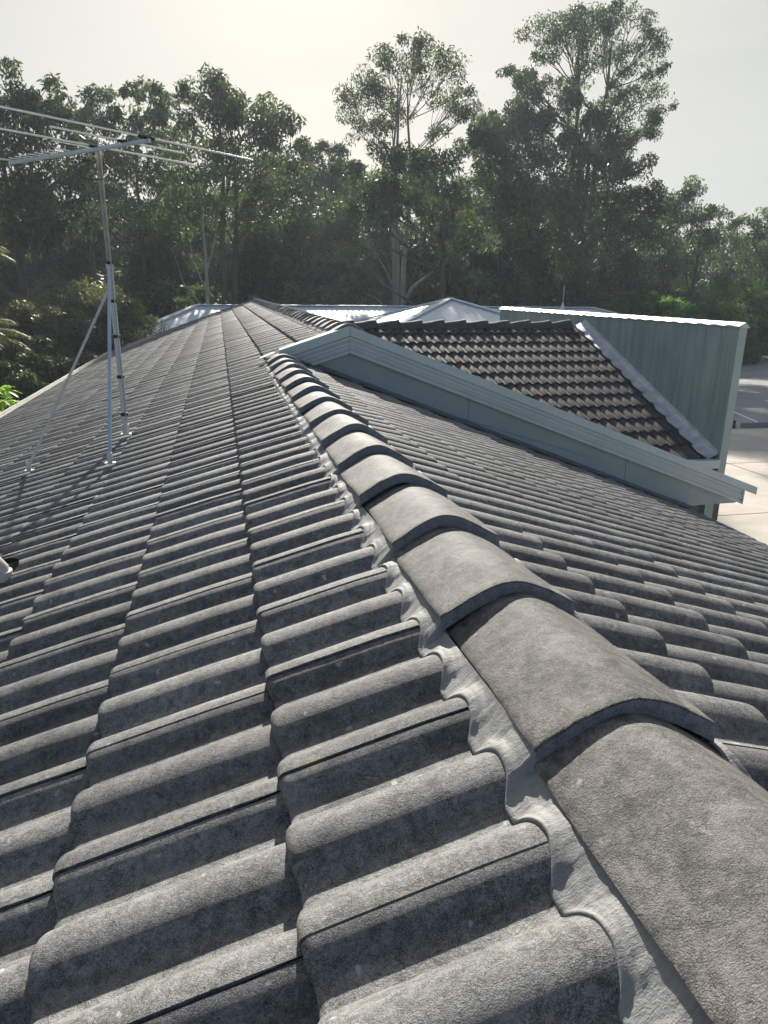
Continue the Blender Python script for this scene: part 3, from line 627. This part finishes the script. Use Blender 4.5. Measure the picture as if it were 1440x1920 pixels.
# ------------------------------------------------------------------ metal-roofed neighbours
def hip_building(x0, x1, y0, y1, ze, zr, label, hl=None, hr=None, group=None, ridge_x=None):
    """corrugated hip roof on a low wall; eave height ze, ridge height zr, ridge along X"""
    e = empty('metal_roofed_building', ((x0 + x1) / 2, (y0 + y1) / 2, GZ), label, 'building', group)
    ym = (y0 + y1) / 2; half = (y1 - y0) / 2
    hl = half if hl is None else hl; hr = half if hr is None else hr
    A, B, C_, D = (x0, y0, ze), (x1, y0, ze), (x1, y1, ze), (x0, y1, ze); R1, R2_ = (x0 + hl, ym, zr), (x1 - hr, ym, zr)
    def corr(p0, p1, q1, q0, name):         # sheet between eave p0-p1 and top q0-q1, ribs run up the slope
        p0, p1, q0, q1 = map(Vector, (p0, p1, q0, q1)); Lw = (p1 - p0).length; nn = max(4, int(Lw / .13) // 2 * 2); V = []; Fq = []
        nrm = (p1 - p0).cross((q0 + q1) / 2 - p0).normalized()
        if nrm.z < 0: nrm = -nrm
        d = (p1 - p0) / Lw; up = nrm.cross(d); up = up if up.z > 0 else -up
        qa, qb = (q0 - p0).dot(d), (q1 - p0).dot(d); hgt = (q0 - p0).dot(up)
        for i in range(nn + 1):
            s = Lw * i / nn
            top = hgt * (s / qa if s < qa and qa > 1e-4 else ((Lw - s) / (Lw - qb) if s > qb and Lw - qb > 1e-4 else 1))
            hh = .009 * (1 if i % 2 else -1)
            V += [p0 + d * s + nrm * hh, p0 + d * s + up * max(top, .001) + nrm * hh]
        Fq = [(2*i, 2*i+2, 2*i+3, 2*i+1) for i in range(nn)]
        me = bpy.data.meshes.new(name); me.from_pydata([tuple(v) for v in V], [], Fq); me.update(); me.polygons.foreach_set('use_smooth', [True] * len(Fq)); return finish(name, me, M_ROOFM, e)
    corr(A, B, R2_, R1, 'roof_sheet'); corr(C_, D, R1, R2_, 'roof_sheet'); corr(D, A, R1, R1, 'roof_sheet'); corr(B, C_, R2_, R2_, 'roof_sheet')
    for a, b in ((A, R1), (D, R1), (B, R2_), (C_, R2_), (R1, R2_)):
        if (Vector(a) - Vector(b)).length > .2: MB().beam(Vector(a) + Vector((0, 0, .05)), Vector(b) + Vector((0, 0, .05)), .24, .05).build('ridge_capping', M_WHITE if a != R1 else M_ROOFM, e)
    MB().box((x0 - .06, y0 - .09, ze - .14), (x1 + .06, y0 - .01, ze - .01)).build('gutter', M_WHITE, e)
    MB().box((x0 + .5, y0 + .5, GZ), (x1 - .5, y1 - .5, ze - .03)).build('wall', M_BRICK, e)
    return e
hip_building(-4.6, 24.5, 31.0, 41.0, -2.30, -.80, 'long low building with pale corrugated roof beyond the tiled house', 3.6, 5.0)
hip_building(5.6, 13.6, 26.0, 34.0, -1.62, -.33, 'pyramid roofed pale metal building behind the brown tiles', 4.0, 4.0)
e = empty('whip_aerial', (19.4, 37.0, -.9), 'thin whip aerial with white base on the far metal roof', 'aerial')
MB().tube([(17.0, 34.5, -1.2), (17.0, 34.5, .35)], .018, 6).build('whip', M_GALV, e); MB().tube([(17.0, 34.5, -1.2), (17.0, 34.5, -.75), (17.0, 34.5, -.5)], [.1, .1, .03], 10).build('base', M_WHITE, e, smooth=True)

# ------------------------------------------------------------------ trees
def leaves(centers, radii, n_per, size, droop=.6, rg=RNG, flat=.75, wratio=.36, shell=.5):
    """leaf-cluster faces scattered in small clumps; returns V, Q, vals"""
    C = np.asarray(centers, float); R = np.asarray(radii, float); n = len(C); T = n * n_per
    d = rg.normal(size=(T, 3)); d /= np.linalg.norm(d, axis=1)[:, None]
    rr = rg.random(T) ** (1 / 3) * (1 - shell) + shell * rg.random(T) ** .3
    ci = np.repeat(np.arange(n), n_per)
    P = C[ci] + d * rr[:, None] * R[ci][:, None] * np.array([1, 1, flat])
    ax = rg.normal(size=(T, 3)); ax[:, 2] -= droop * 1.6; ax /= np.linalg.norm(ax, axis=1)[:, None]
    sd = np.cross(ax, rg.normal(size=(T, 3))); sd /= np.linalg.norm(sd, axis=1)[:, None] + 1e-9
    L_ = size * (.6 + .8 * rg.random(T)); W = L_ * wratio
    a = ax * L_[:, None]; b = sd * W[:, None] * .5
    V = np.stack([P, P + a * .5 + b, P + a, P + a * .5 - b], 1).reshape(-1, 3)
    Q = np.arange(T * 4).reshape(-1, 4)
    cr = rg.random(n); vals = np.repeat(np.clip(cr[ci] ** 1.3 * .7 + .3 * rg.random(T), 0, 1), 4)
    return V, Q, vals
def bez(a, b, c, n=7):
    return [a * (1-t)**2 + b * 2*t*(1-t) + c * t*t for t in [i / (n-1) for i in range(n)]]
def make_tree(name, H, clumps, trunk_r, fork, mat_leaf, mat_bark, label, cat='tree', group=None, loc=(0, 0, 0), n_leaf=200, leaf=.26, sub=7, stems=1, seed=1, sub_r=.50, droop=.6, twig=True, lean=(0, 0), dens=1.0, extra=()):
    """clumps: (dx, dy, z, r) foliage masses; limbs run from the trunk to each of them."""
    rs = random.Random(seed); rg = np.random.default_rng(seed); tb = MB(); loc = Vector(loc)
    stemtops = []
    for s in range(stems):
        a = s * 2.4 + seed; off = Vector((math.cos(a), math.sin(a), 0)) * trunk_r * (1.0 if stems > 1 else 0)
        top = Vector((lean[0] + off.x * 2.6, lean[1] + off.y * 2.6, H * .86))
        pts = []; m = 9
        for i in range(m):
            t = i / (m - 1); w_ = Vector((noise.noise(Vector((seed * 3.1 + s, t * 2.3, 0))), noise.noise(Vector((0, t * 2.3, seed * 1.7 + s))), 0)) * H * .035 * t
            pts.append(off + (top - off) * t + w_)
        tb.tube(pts, [trunk_r * (1 - .86 * (i / (m-1)) ** .8) * (1.25 if i == 0 else 1) for i in range(m)], 9, caps=False); stemtops.append(pts)
    for path, r0 in extra: tb.tube([Vector(p) for p in path], [r0 * (1 - .8 * i / (len(path) - 1)) for i in range(len(path))], 6, caps=False)
    cs, rr = [], []
    for (dx, dy, z, r) in clumps:
        c = Vector((dx, dy, z)); st = min(stemtops, key=lambda P: (P[-1] - c).length if stems > 1 else 0) if stems > 1 else stemtops[0]
        zs = max(fork * H, min(z - .9 * r - .35 * math.hypot(dx, dy), H * .8)); zs = max(zs, H * .12)
        q = min(st, key=lambda p: abs(p.z - zs)); i = st.index(q); r1 = trunk_r * (1 - .86 * (i / 8) ** .8) * .55
        mid = (q + c) / 2 + Vector((rs.uniform(-1, 1) * .1, rs.uniform(-1, 1) * .1, -.10)) * (c - q).length
        mid.z = max(mid.z, q.z)
        limb = bez(q, mid, c, 7); tb.tube(limb, [max(r1 * (1 - .8 * k / 6), .025) for k in range(7)], 6, caps=False)
        ns = max(3, int(sub * (r / 2.0) ** 1.6 + rs.random()))
        for k in range(ns):
            d = Vector((rs.gauss(0, 1), rs.gauss(0, 1), rs.gauss(.25, .8))).normalized() * r * rs.uniform(.35, .98); d.z *= .8
            p = c + d
            if twig: b0 = limb[rs.choice((3, 4, 5))]; tb.tube(bez(b0, (b0 + p) / 2 + Vector((0, 0, .12 * r)), p, 4), [r1 * .28 + .012, r1 * .2 + .01, .014, .008], 4, caps=False)
            cs.append(p); rr.append(r * sub_r * rs.uniform(.7, 1.25))
    V, Q, vals = leaves(cs, rr, max(8, int(n_leaf * dens)), leaf, droop, rg)
    root = empty(name, loc, label, cat, group)
    tm = bpy.data.meshes.new('trunk'); tm.from_pydata(tb.v, [], tb.f); tm.update(); tm.polygons.foreach_set('use_smooth', [True] * len(tm.polygons)); tm.materials.append(mat_bark)
    o = bpy.data.objects.new('trunk', tm); COL.objects.link(o); o.parent = root
    cm = npmesh('crown', V, Q, False, None, vals); cm.materials.append(mat_leaf); o = bpy.data.objects.new('crown', cm); COL.objects.link(o); o.parent = root
    return root
def copy_tree(src, loc, rz, s, label=None, group=None, sz=None, mat=None):
    r = src.copy(); COL.objects.link(r); r.location = loc; r.rotation_euler = (0, 0, rz); r.scale = (s, s, sz or s)
    for ch in src.children:
        c = ch.copy(); COL.objects.link(c); c.parent = r
    if label: r['label'] = label
    if group: r['group'] = group
    return r
def px_clumps(Y, base, lst, depth=1.6, seed=0):
    """foliage masses from (photo x, photo y, radius m) at distance Y, spread in depth"""
    rs = random.Random(seed); out = []
    for (x, y, r) in lst:
        dy = rs.uniform(-depth, depth); p = at(x, y, Y + dy); out.append((p.x - base.x, p.y - base.y, p.z - base.z, r))
    return out
def hero(name, px, Y, lst, label, trunk_r=.35, fork=.35, mat=M_EUC, bark=M_BARK, seed=1, H=None, **k):
    b = at(px, 600, Y); base = Vector((b.x, b.y, GZ)); cl = px_clumps(Y, base, lst, seed=seed)
    Hm = H or max(c[2] + c[3] for c in cl)
    return make_tree(name, Hm, cl, trunk_r, fork, mat, bark, label, loc=base, seed=seed, **k)
GR = 'eucalypts standing behind the buildings'
# the tall airy one at the right
hero('gum_tree', 1072, 50, [(1020, 62, 1.56), (1060, 42, 1.68), (1100, 22, 1.44), (1145, 30, 1.32), (1185, 38, 1.44), (1212, 95, 1.56), (1232, 128, 0.96), (1130, 75, 1.68), (1080, 95, 1.56), (1020, 95, 1.08), (1170, 110, 1.56),
    (1215, 60, 1.08), (1060, 70, 1.44), (1125, 45, 1.44), (1185, 150, 1.44), (1110, 130, 1.32), (1140, 165, 1.08), (1190, 195, 2.04), (1165, 225, 1.80), (1215, 232, 1.44), (1238, 210, 1.08), (1150, 190, 1.20), (1060, 150, 0.96), (975, 150, 1.20), (955, 140, 0.84), (1000, 160, 1.20), (1205, 255, 1.20), (1090, 190, 0.96)],
    'tallest eucalypt with airy domed crown and dark limbs against the sky', .42, .52, M_EUC2, M_BARKD, 3, n_leaf=120, sub=13, stems=2, leaf=.20, sub_r=.42)
hero('gum_tree', 1060, 48, [(960, 250, 2.0), (1000, 225, 1.8), (1040, 200, 1.8), (1085, 260, 2.0), (930, 300, 1.8), (1010, 290, 2.4), (1080, 320, 2.6), (1140, 290, 2.2), (1180, 320, 2.0), (1205, 370, 1.6), (1150, 380, 2.4), (1040, 390, 2.6), (970, 370, 2.4), (1100, 440, 2.6), (1190, 440, 2.0), (1000, 460, 2.4), (1160, 500, 2.2), (1060, 520, 2.4), (1220, 400, 1.2), (900, 265, 1.3), (1110, 230, 1.2)],
    'broad dense eucalypt mass beneath the tallest airy crown', .45, .12, M_EUC2, M_BARKD, 5, n_leaf=210, sub=11, stems=2, sub_r=.46)
hero('gum_tree', 930, 52, [(905, 240, 1.3), (935, 225, 1.2), (880, 265, 1.0), (960, 250, 1.5), (985, 200, 1.2), (1000, 180, 1.1), (920, 290, 1.8), (960, 320, 1.8), (895, 330, 1.6), (930, 390, 2.0), (985, 150, .9), (950, 440, 2.0), (890, 430, 1.7)],
    'mid sized eucalypt leaning between the two tallest crowns', .28, .3, M_EUC, M_BARKD, 8, n_leaf=170, sub=9)
# the pale-trunked one in the middle
tk = at(745, 570, 46)
hero('gum_tree', 745, 46, [(672, 165, 1.19), (690, 150, 1.07), (725, 112, 1.19), (745, 130, 1.07), (790, 98, 1.19), (815, 112, 1.07), (840, 135, 1.31), (860, 190, 1.31), (872, 215, 0.95), (840, 210, 1.19), (780, 130, 1.07), (705, 190, 1.31), (660, 195, 1.07), (730, 175, 1.07), (800, 165, 1.07), (665, 235, 0.95), (700, 260, 1.07), (735, 240, 0.83), (820, 250, 0.95), (760, 205, 0.83), (690, 225, 0.95), (775, 85, 0.95), (870, 170, 0.71)],
    'eucalypt with open rounded crown on a pale forked trunk, centre of the forest edge', .27, .55, M_EUC, M_BARK, 12, n_leaf=88, sub=17, stems=3, leaf=.19, sub_r=.50,
    extra=[([(tk.x - tk.x + .1, 0, 3.4), (.9, 0, 4.8), (2.0, .2, 5.6), (3.2, .3, 6.4), (4.6, .5, 7.8)], .16), ([(-.1, 0, 4.6), (-.9, .1, 6.1), (-1.6, .2, 7.2)], .09), ([(0, 0, 3.0), (-1.4, 0, 4.2), (-2.2, 0, 4.6)], .05)])
hero('gum_tree', 840, 44, [(715, 300, 1.3), (775, 295, 1.4), (700, 350, 1.6), (755, 350, 1.7), (830, 320, 1.6), (850, 380, 1.8), (690, 400, 1.4), (810, 405, 1.4), (870, 450, 1.7), (655, 330, 1.3), (640, 400, 1.5), (850, 510, 1.6), (740, 395, 1.0), (780, 380, 1.2), (630, 470, 1.4)],
    'dense eucalypt filling in below the open central crown', .3, .15, M_EUC2, M_BARKD, 14, n_leaf=190, sub=10, stems=2)
hero('gum_tree', 430, 43, [(350, 175, 1.0), (385, 180, 1.3), (420, 178, 1.2), (455, 195, 1.3), (500, 215, 1.3), (540, 235, 1.2), (560, 262, 1.0), (400, 230, 1.7), (460, 245, 1.8), (520, 280, 1.6), (380, 290, 1.7), (440, 310, 2.0), (500, 340, 1.8), (350, 230, 1.2), (550, 310, 1.2), (400, 370, 2.0), (470, 400, 2.0), (360, 410, 1.6)],
    'wide domed eucalypt behind the right tips of the television aerial', .3, .2, M_EUC, M_BARKD, 17, n_leaf=150, sub=9, stems=2)
hero('gum_tree', 392, 40, [(330, 300, 1.0), (360, 330, 1.2), (420, 330, 1.1), (400, 390, 1.1)], 'slim eucalypt with bare pale trunk left of the roof apex', .17, .5, M_EUC, M_BARK, 19, n_leaf=90, sub=7, extra=[([(0, 0, 3.4), (-1.2, 0, 5.0), (-1.6, 0, 6.6)], .05), ([(0, 0, 4.4), (-.6, 0, 6.0), (-.75, 0, 7.2)], .05), ([(0, 0, 5.4), (.5, 0, 7.0), (.8, 0, 8.4)], .05)])
hero('gum_tree', 280, 48, [(262, 175, .9), (290, 172, .9), (312, 185, .8), (275, 210, 1.2), (300, 225, 1.2), (255, 250, 1.2), (320, 265, 1.3), (280, 290, 1.8), (310, 340, 1.8), (250, 330, 1.8), (280, 400, 2.0)],
    'narrow topped eucalypt rising behind the aerial mast', .25, .3, M_EUC, M_BARKD, 21, n_leaf=140, sub=9)
hero('gum_tree', 185, 46, [(150, 205, .9), (175, 190, 1.0), (205, 190, 1.0), (228, 215, .9), (140, 235, 1.1), (190, 235, 1.4), (225, 262, 1.2), (170, 290, 1.8), (210, 320, 1.8), (140, 330, 1.7), (190, 390, 2.0), (230, 380, 1.8)],
    'eucalypt with a drooping rounded top left of the aerial mast', .25, .3, M_EUC, M_BARKD, 23, n_leaf=140, sub=9)
hero('gum_tree', 60, 38, [(5, 150, 1.2), (40, 175, 1.0), (75, 170, 1.0), (100, 200, 1.0), (20, 220, 1.5), (70, 230, 1.5), (105, 255, 1.1), (-20, 240, 1.6), (30, 300, 1.8), (90, 310, 1.5), (0, 360, 1.8), (60, 380, 1.8), (110, 370, 1.2), (20, 430, 1.8), (90, 440, 1.5)],
    'leftmost eucalypt, reaching above the left ends of the aerial rods', .3, .2, M_EUC2, M_BARKD, 25, n_leaf=170, sub=10, stems=2)
hero('gum_tree', 612, 56, [(600, 285, 1.2), (625, 275, 1.0), (645, 300, 1.2), (590, 320, 1.6), (630, 345, 1.8), (575, 370, 1.8), (610, 400, 2.0), (580, 285, .8)],
    'low topped eucalypt in the dip of the skyline beside the open crown', .22, .3, M_EUC, M_BARKD, 27, n_leaf=150, sub=9)
hero('gum_tree', 1290, 55, [(1270, 375, 1.4), (1295, 362, 1.3), (1250, 395, 1.3), (1320, 400, 1.3), (1285, 420, 2.0), (1240, 440, 1.8), (1330, 450, 1.8), (1280, 490, 2.2), (1230, 500, 2.0)],
    'rounded eucalypt right of the tall mass, below its dark edge', .25, .25, M_EUC2, M_BARKD, 29, n_leaf=170, sub=10)
hero('gum_tree', 1362, 60, [(1345, 405, .9), (1365, 412, .9), (1335, 425, 1.0), (1375, 440, 1.2), (1350, 470, 1.6), (1385, 490, 1.6)],
    'small eucalypt with sky showing through at the right', .2, .4, M_EUC2, M_BARKD, 31, n_leaf=120, sub=8)
hero('gum_tree', 1425, 50, [(1400, 415, .9), (1430, 420, 1.2), (1455, 410, 1.4), (1410, 450, 1.4), (1445, 460, 1.8), (1420, 500, 1.8), (1460, 520, 1.8)],
    'olive toned eucalypt at the right edge of the view', .22, .3, M_EUC, M_BARKD, 33, n_leaf=150, sub=9)
# infill trees: three prototypes repeated
def proto(seed, H, R):
    rs = random.Random(seed); cl = []
    for i in range(22):
        a = rs.uniform(0, 6.28); z = H * rs.uniform(.16, .93); f = math.sin(math.pi * min(1, max(.12, (z / H))) ** .8) ** .6; rad = R * f * rs.uniform(.2, 1)
        cl.append((math.cos(a) * rad, math.sin(a) * rad, z, rs.uniform(1.4, 2.3)))
    return cl
lab = 'dense eucalypt in the shaded forest wall behind the roofs'
specs = [(150, 330, 56), (330, 330, 55), (520, 300, 54), (240, 370, 60), (450, 350, 60), (60, 350, 52), (590, 330, 62), (700, 330, 63), (800, 320, 60), (880, 330, 62), (960, 350, 64), (1060, 340, 62), (1150, 360, 62), (1230, 400, 66), (1310, 440, 68), (1390, 440, 70), (1460, 430, 66), (-40, 330, 56), (380, 340, 66), (640, 350, 66), (10, 400, 46), (120, 420, 50), (560, 400, 51), (1500, 440, 62), (910, 420, 54), (480, 440, 50), (630, 440, 52), (300, 430, 48)]
protos = []
for i, (px, py, Y) in enumerate(specs):
    p = at(px, py, Y); Hn = p.z - GZ
    if i < 3:
        t_ = make_tree('gum_tree', 13.0, proto(60 + i, 13.0, 4.0), .24, .2, (M_EUC2, M_EUC, M_EUC2)[i], M_BARKD, lab, loc=(p.x, p.y, GZ), n_leaf=130, sub=9, stems=1 + i % 2, seed=60 + i, leaf=.32)
        t_['group'] = GR; s = Hn / 13.0; t_.scale = (s, s, s); protos.append(t_)
    else: copy_tree(protos[i % 3], (p.x, p.y, GZ), i * 1.9, Hn / 13.0, lab, GR)
# understorey shrubs
def bush(name, R, Hh, mat, label, loc, seed, n=26, n_leaf=260, leaf=.2, cat='shrub', group=None):
    rs = random.Random(seed); cl = []
    for i in range(n):
        a = rs.uniform(0, 6.28); e_ = math.asin(rs.uniform(0, .98)); q = rs.uniform(.55, .85)
        cl.append((math.cos(a) * math.cos(e_) * R * q, math.sin(a) * math.cos(e_) * R * q, Hh * (.12 + .80 * math.sin(e_) * q), R * rs.uniform(.22, .34)))
    return make_tree(name, Hh * .7, cl, .10, .08, mat, M_BARKD, label, cat, group, loc, n_leaf, leaf, 7, 3, seed, .5, .3)
lab2 = 'rounded dark green shrub growing under the forest edge'
shr = [(330, 490, 44), (520, 500, 46), (660, 480, 48), (800, 480, 52), (900, 490, 50), (1000, 500, 50), (1100, 500, 52), (430, 480, 50), (590, 470, 56), (240, 470, 44), (720, 500, 55), (380, 500, 42), (860, 500, 45), (950, 470, 58), (1050, 470, 58), (780, 470, 58), (500, 460, 58), (280, 440, 52)]
b0 = None
for i, (px, py, Y) in enumerate(shr):
    p = at(px, py, Y); Hn = p.z - GZ
    if b0 is None: b0 = bush('shrub', 3.2, 5.4, M_EUC2, lab2, (p.x, p.y, GZ), 81, 24, 120, .3, group='shrubs under the forest edge'); b0.scale = (Hn / 5.4,) * 3
    else: copy_tree(b0, (p.x, p.y, GZ), i * 2.1, Hn / 5.4, lab2, 'shrubs under the forest edge')
# green round trees at the right, olive bush at the left
def gb(px, py, Y, R, label, seed, mat=M_BUSH, **k):
    p = at(px, py, Y); return bush('bushy_tree', R, (p.z - GZ) * 1.13, mat, label, (p.x, p.y, GZ), seed, cat='bushy tree', **k)
gb(1215, 515, 46, 3.0, 'pale green loose bush left of the dark round trees on the right', 91)
gb(1330, 500, 47, 3.4, 'dark green round tree standing behind the corner of the stained wall', 92)
gb(1420, 490, 49, 3.2, 'bright edged green tree nearest the right edge above the car park', 93)
gb(1270, 540, 44, 2.4, 'low dark bush above the white capping of the stained wall', 94)
gb(1160, 545, 50, 2.2, 'low pale bush beside the whip aerial', 95)
gb(1480, 530, 47, 3.0, 'dark round bush cut by the right edge of the view', 96)
gb(1375, 560, 46, 2.6, 'dark bush reaching down to the timber edging wall', 97)
gb(125, 492, 30, 4.1, 'large olive brown bush with glinting leaves behind the aerial mast', 98, M_OLIVE, n=46, n_leaf=420, leaf=.13)
gb(215, 575, 31, 1.9, 'smaller olive bush against the far end of the tiled roof', 99, M_OLIVE, n=20, n_leaf=420, leaf=.13)
gb(10, 510, 26, 3.2, 'olive bush cut by the left edge behind the palm fronds', 100, M_OLIVE, n=34, n_leaf=420, leaf=.13)
gb(40, 640, 22, 2.4, 'dark bush low beside the left gutter', 101, M_EUC2, n=26, n_leaf=350, leaf=.14)
# far wood behind everything
V, Q, vals = [], [], []; base = 0
cs = []; rr = []
for i in range(900):
    a = RNG.uniform(-46, 80); y = RNG.uniform(76, 92); top = 9.5 + 3 * math.sin(a * .21) + 2 * math.sin(a * .53); cs.append((a, y, GZ + RNG.uniform(.2, 1) * top)); rr.append(RNG.uniform(1.6, 2.8))
V, Q, vals = leaves(cs, rr, 90, .55, .4, RNG, .8, .45, .3)
o = finish('far_wood', npmesh('far_wood', V, Q, False, None, vals), M_EUC2); meta(o, 'distant dark wood closing the view behind the trees', 'wood', kind='stuff')

# palm and broad-leaved plant outside the left gutter
def frond(rt, d, L_, droop, w_, npairs, mb, V, Q):
    pts = []; 
    for i in range(9):
        t = i / 8; pts.append(rt + d * L_ * t + Vector((0, 0, .35 * L_ * t - droop * L_ * t * t)))
    mb.tube(pts, [.018 * (1 - .8 * i / 8) for i in range(9)], 5, caps=False)
    for j in range(npairs):
        t = .12 + .86 * j / (npairs - 1); f = t * 8; i = min(7, int(f)); p = pts[i].lerp(pts[i + 1], f - i); tg = (pts[i + 1] - pts[i]).normalized(); sd = tg.cross(Vector((0, 0, 1))).normalized()
        ll = w_ * math.sin(math.pi * min(1, t * .85 + .12)) ** .6
        for s in (-1, 1):
            dr = (sd * s + tg * .55 + Vector((0, 0, -.45 - random.random() * .3))).normalized(); q = p + dr * ll * random.uniform(.85, 1.1); m_ = p.lerp(q, .45) + Vector((0, 0, .03)); ww = tg * .016
            b = len(V); V += [p, m_ + ww, q, m_ - ww]; Q.append((b, b + 1, b + 2, b + 3))
def palm(base, H, fr, label, seed):
    random.seed(seed); e = empty('palm_tree', base, label, 'palm'); base = Vector(base); tp = base + Vector((0, 0, H))
    MB().tube([base, base + Vector((.03, 0, H * .5)), tp], [.13, .10, .08], 10).build('trunk', M_BARK, e, smooth=True)
    mb = MB(); V = []; Q = []
    for (a, el, L_, dr) in fr: frond(tp, Vector((math.cos(a) * math.cos(el), math.sin(a) * math.cos(el), math.sin(el))), L_, dr, L_ * .30, 34, mb, V, Q)
    mb.build('stalk', M_PALM, e, smooth=True)
    me = npmesh('frond', np.array([tuple(v) for v in V]), np.array(Q), False, None, RNG.random(len(V))); finish('frond', me, M_PALM, e)
pp = at(-75, 560, 16)
palm((pp.x, 16, GZ), 3.6, [(a, .5 + .25 * math.sin(a * 3), 1.35, .75) for a in np.linspace(0, 6.0, 11)], 'palm with arching yellow green fronds entering at the left edge', 5)
pp = at(-70, 470, 19)
palm((pp.x, 19, GZ), 5.2, [(a, .6 + .25 * math.sin(a * 2), 1.3, .8) for a in np.linspace(.3, 6.1, 12)], 'taller palm with dry pale fronds at the left edge', 6)
fp = at(8, 770, 13.6); fe = empty('broad_leaved_plant', (fp.x, fp.y, GZ), 'bright lime green broad leaved plant beside the left gutter', 'plant')
stm = MB(); V = []; Q = []; vals = []; random.seed(3)
for k in range(9):
    tip = Vector((fp.x + random.uniform(-.5, .12), fp.y + random.uniform(-.5, .5), at(10, 740, 13.6).z + random.uniform(-.35, .22)))
    stm.tube(bez(Vector((fp.x, fp.y, GZ)), Vector((fp.x, fp.y, tip.z - 1)), tip, 6), [.05, .045, .04, .03, .025, .015], 6, caps=False)
    for j in range(15):
        a = j * 2.4 + k; el = random.uniform(-.25, .75); d = Vector((math.cos(a) * math.cos(el), math.sin(a) * math.cos(el), math.sin(el))); sd = d.cross(Vector((0, 0, 1))).normalized(); Ln = random.uniform(.20, .32)
        row = [tip + d * Ln * t + Vector((0, 0, -.12 * Ln * (t * 2) ** 2)) for t in (0.05, .35, .7, 1)]; wd = [.006, .035, .038, .003]; b = len(V)
        for p, w__ in zip(row, wd): V += [p - sd * w__, p + Vector((0, 0, -.008)), p + sd * w__]
        r_ = random.random(); vals += [r_] * 12
        for i in range(3):
            for c in range(2): Q.append((b+i*3+c, b+i*3+c+1, b+i*3+c+4, b+i*3+c+3))
stm.build('stem', M_BARK, fe, smooth=True)
finish('leaf', npmesh('leaf', np.array([tuple(v) for v in V]), np.array(Q), True, None, vals), M_FRAN, fe)

# ------------------------------------------------------------------ air
HAZE = 0.0009
hm = bpy.data.materials.new('haze'); hm.use_nodes = True; t = hm.node_tree; t.nodes.clear()
ho = N(t, 'ShaderNodeOutputMaterial'); hv = N(t, 'ShaderNodeVolumePrincipled'); hv.inputs['Color'].default_value = (0.80, 0.90, 1.0, 1); hv.inputs['Density'].default_value = HAZE; hv.inputs['Anisotropy'].default_value = 0.2
t.links.new(hv.outputs[0], ho.inputs['Volume'])
if HAZE > 0:
    hz = MB().box((-950, -450, GZ - 1), (950, 1550, 24)).build('haze', hm); meta(hz, 'thin pale haze filling the air', 'haze', kind='stuff')
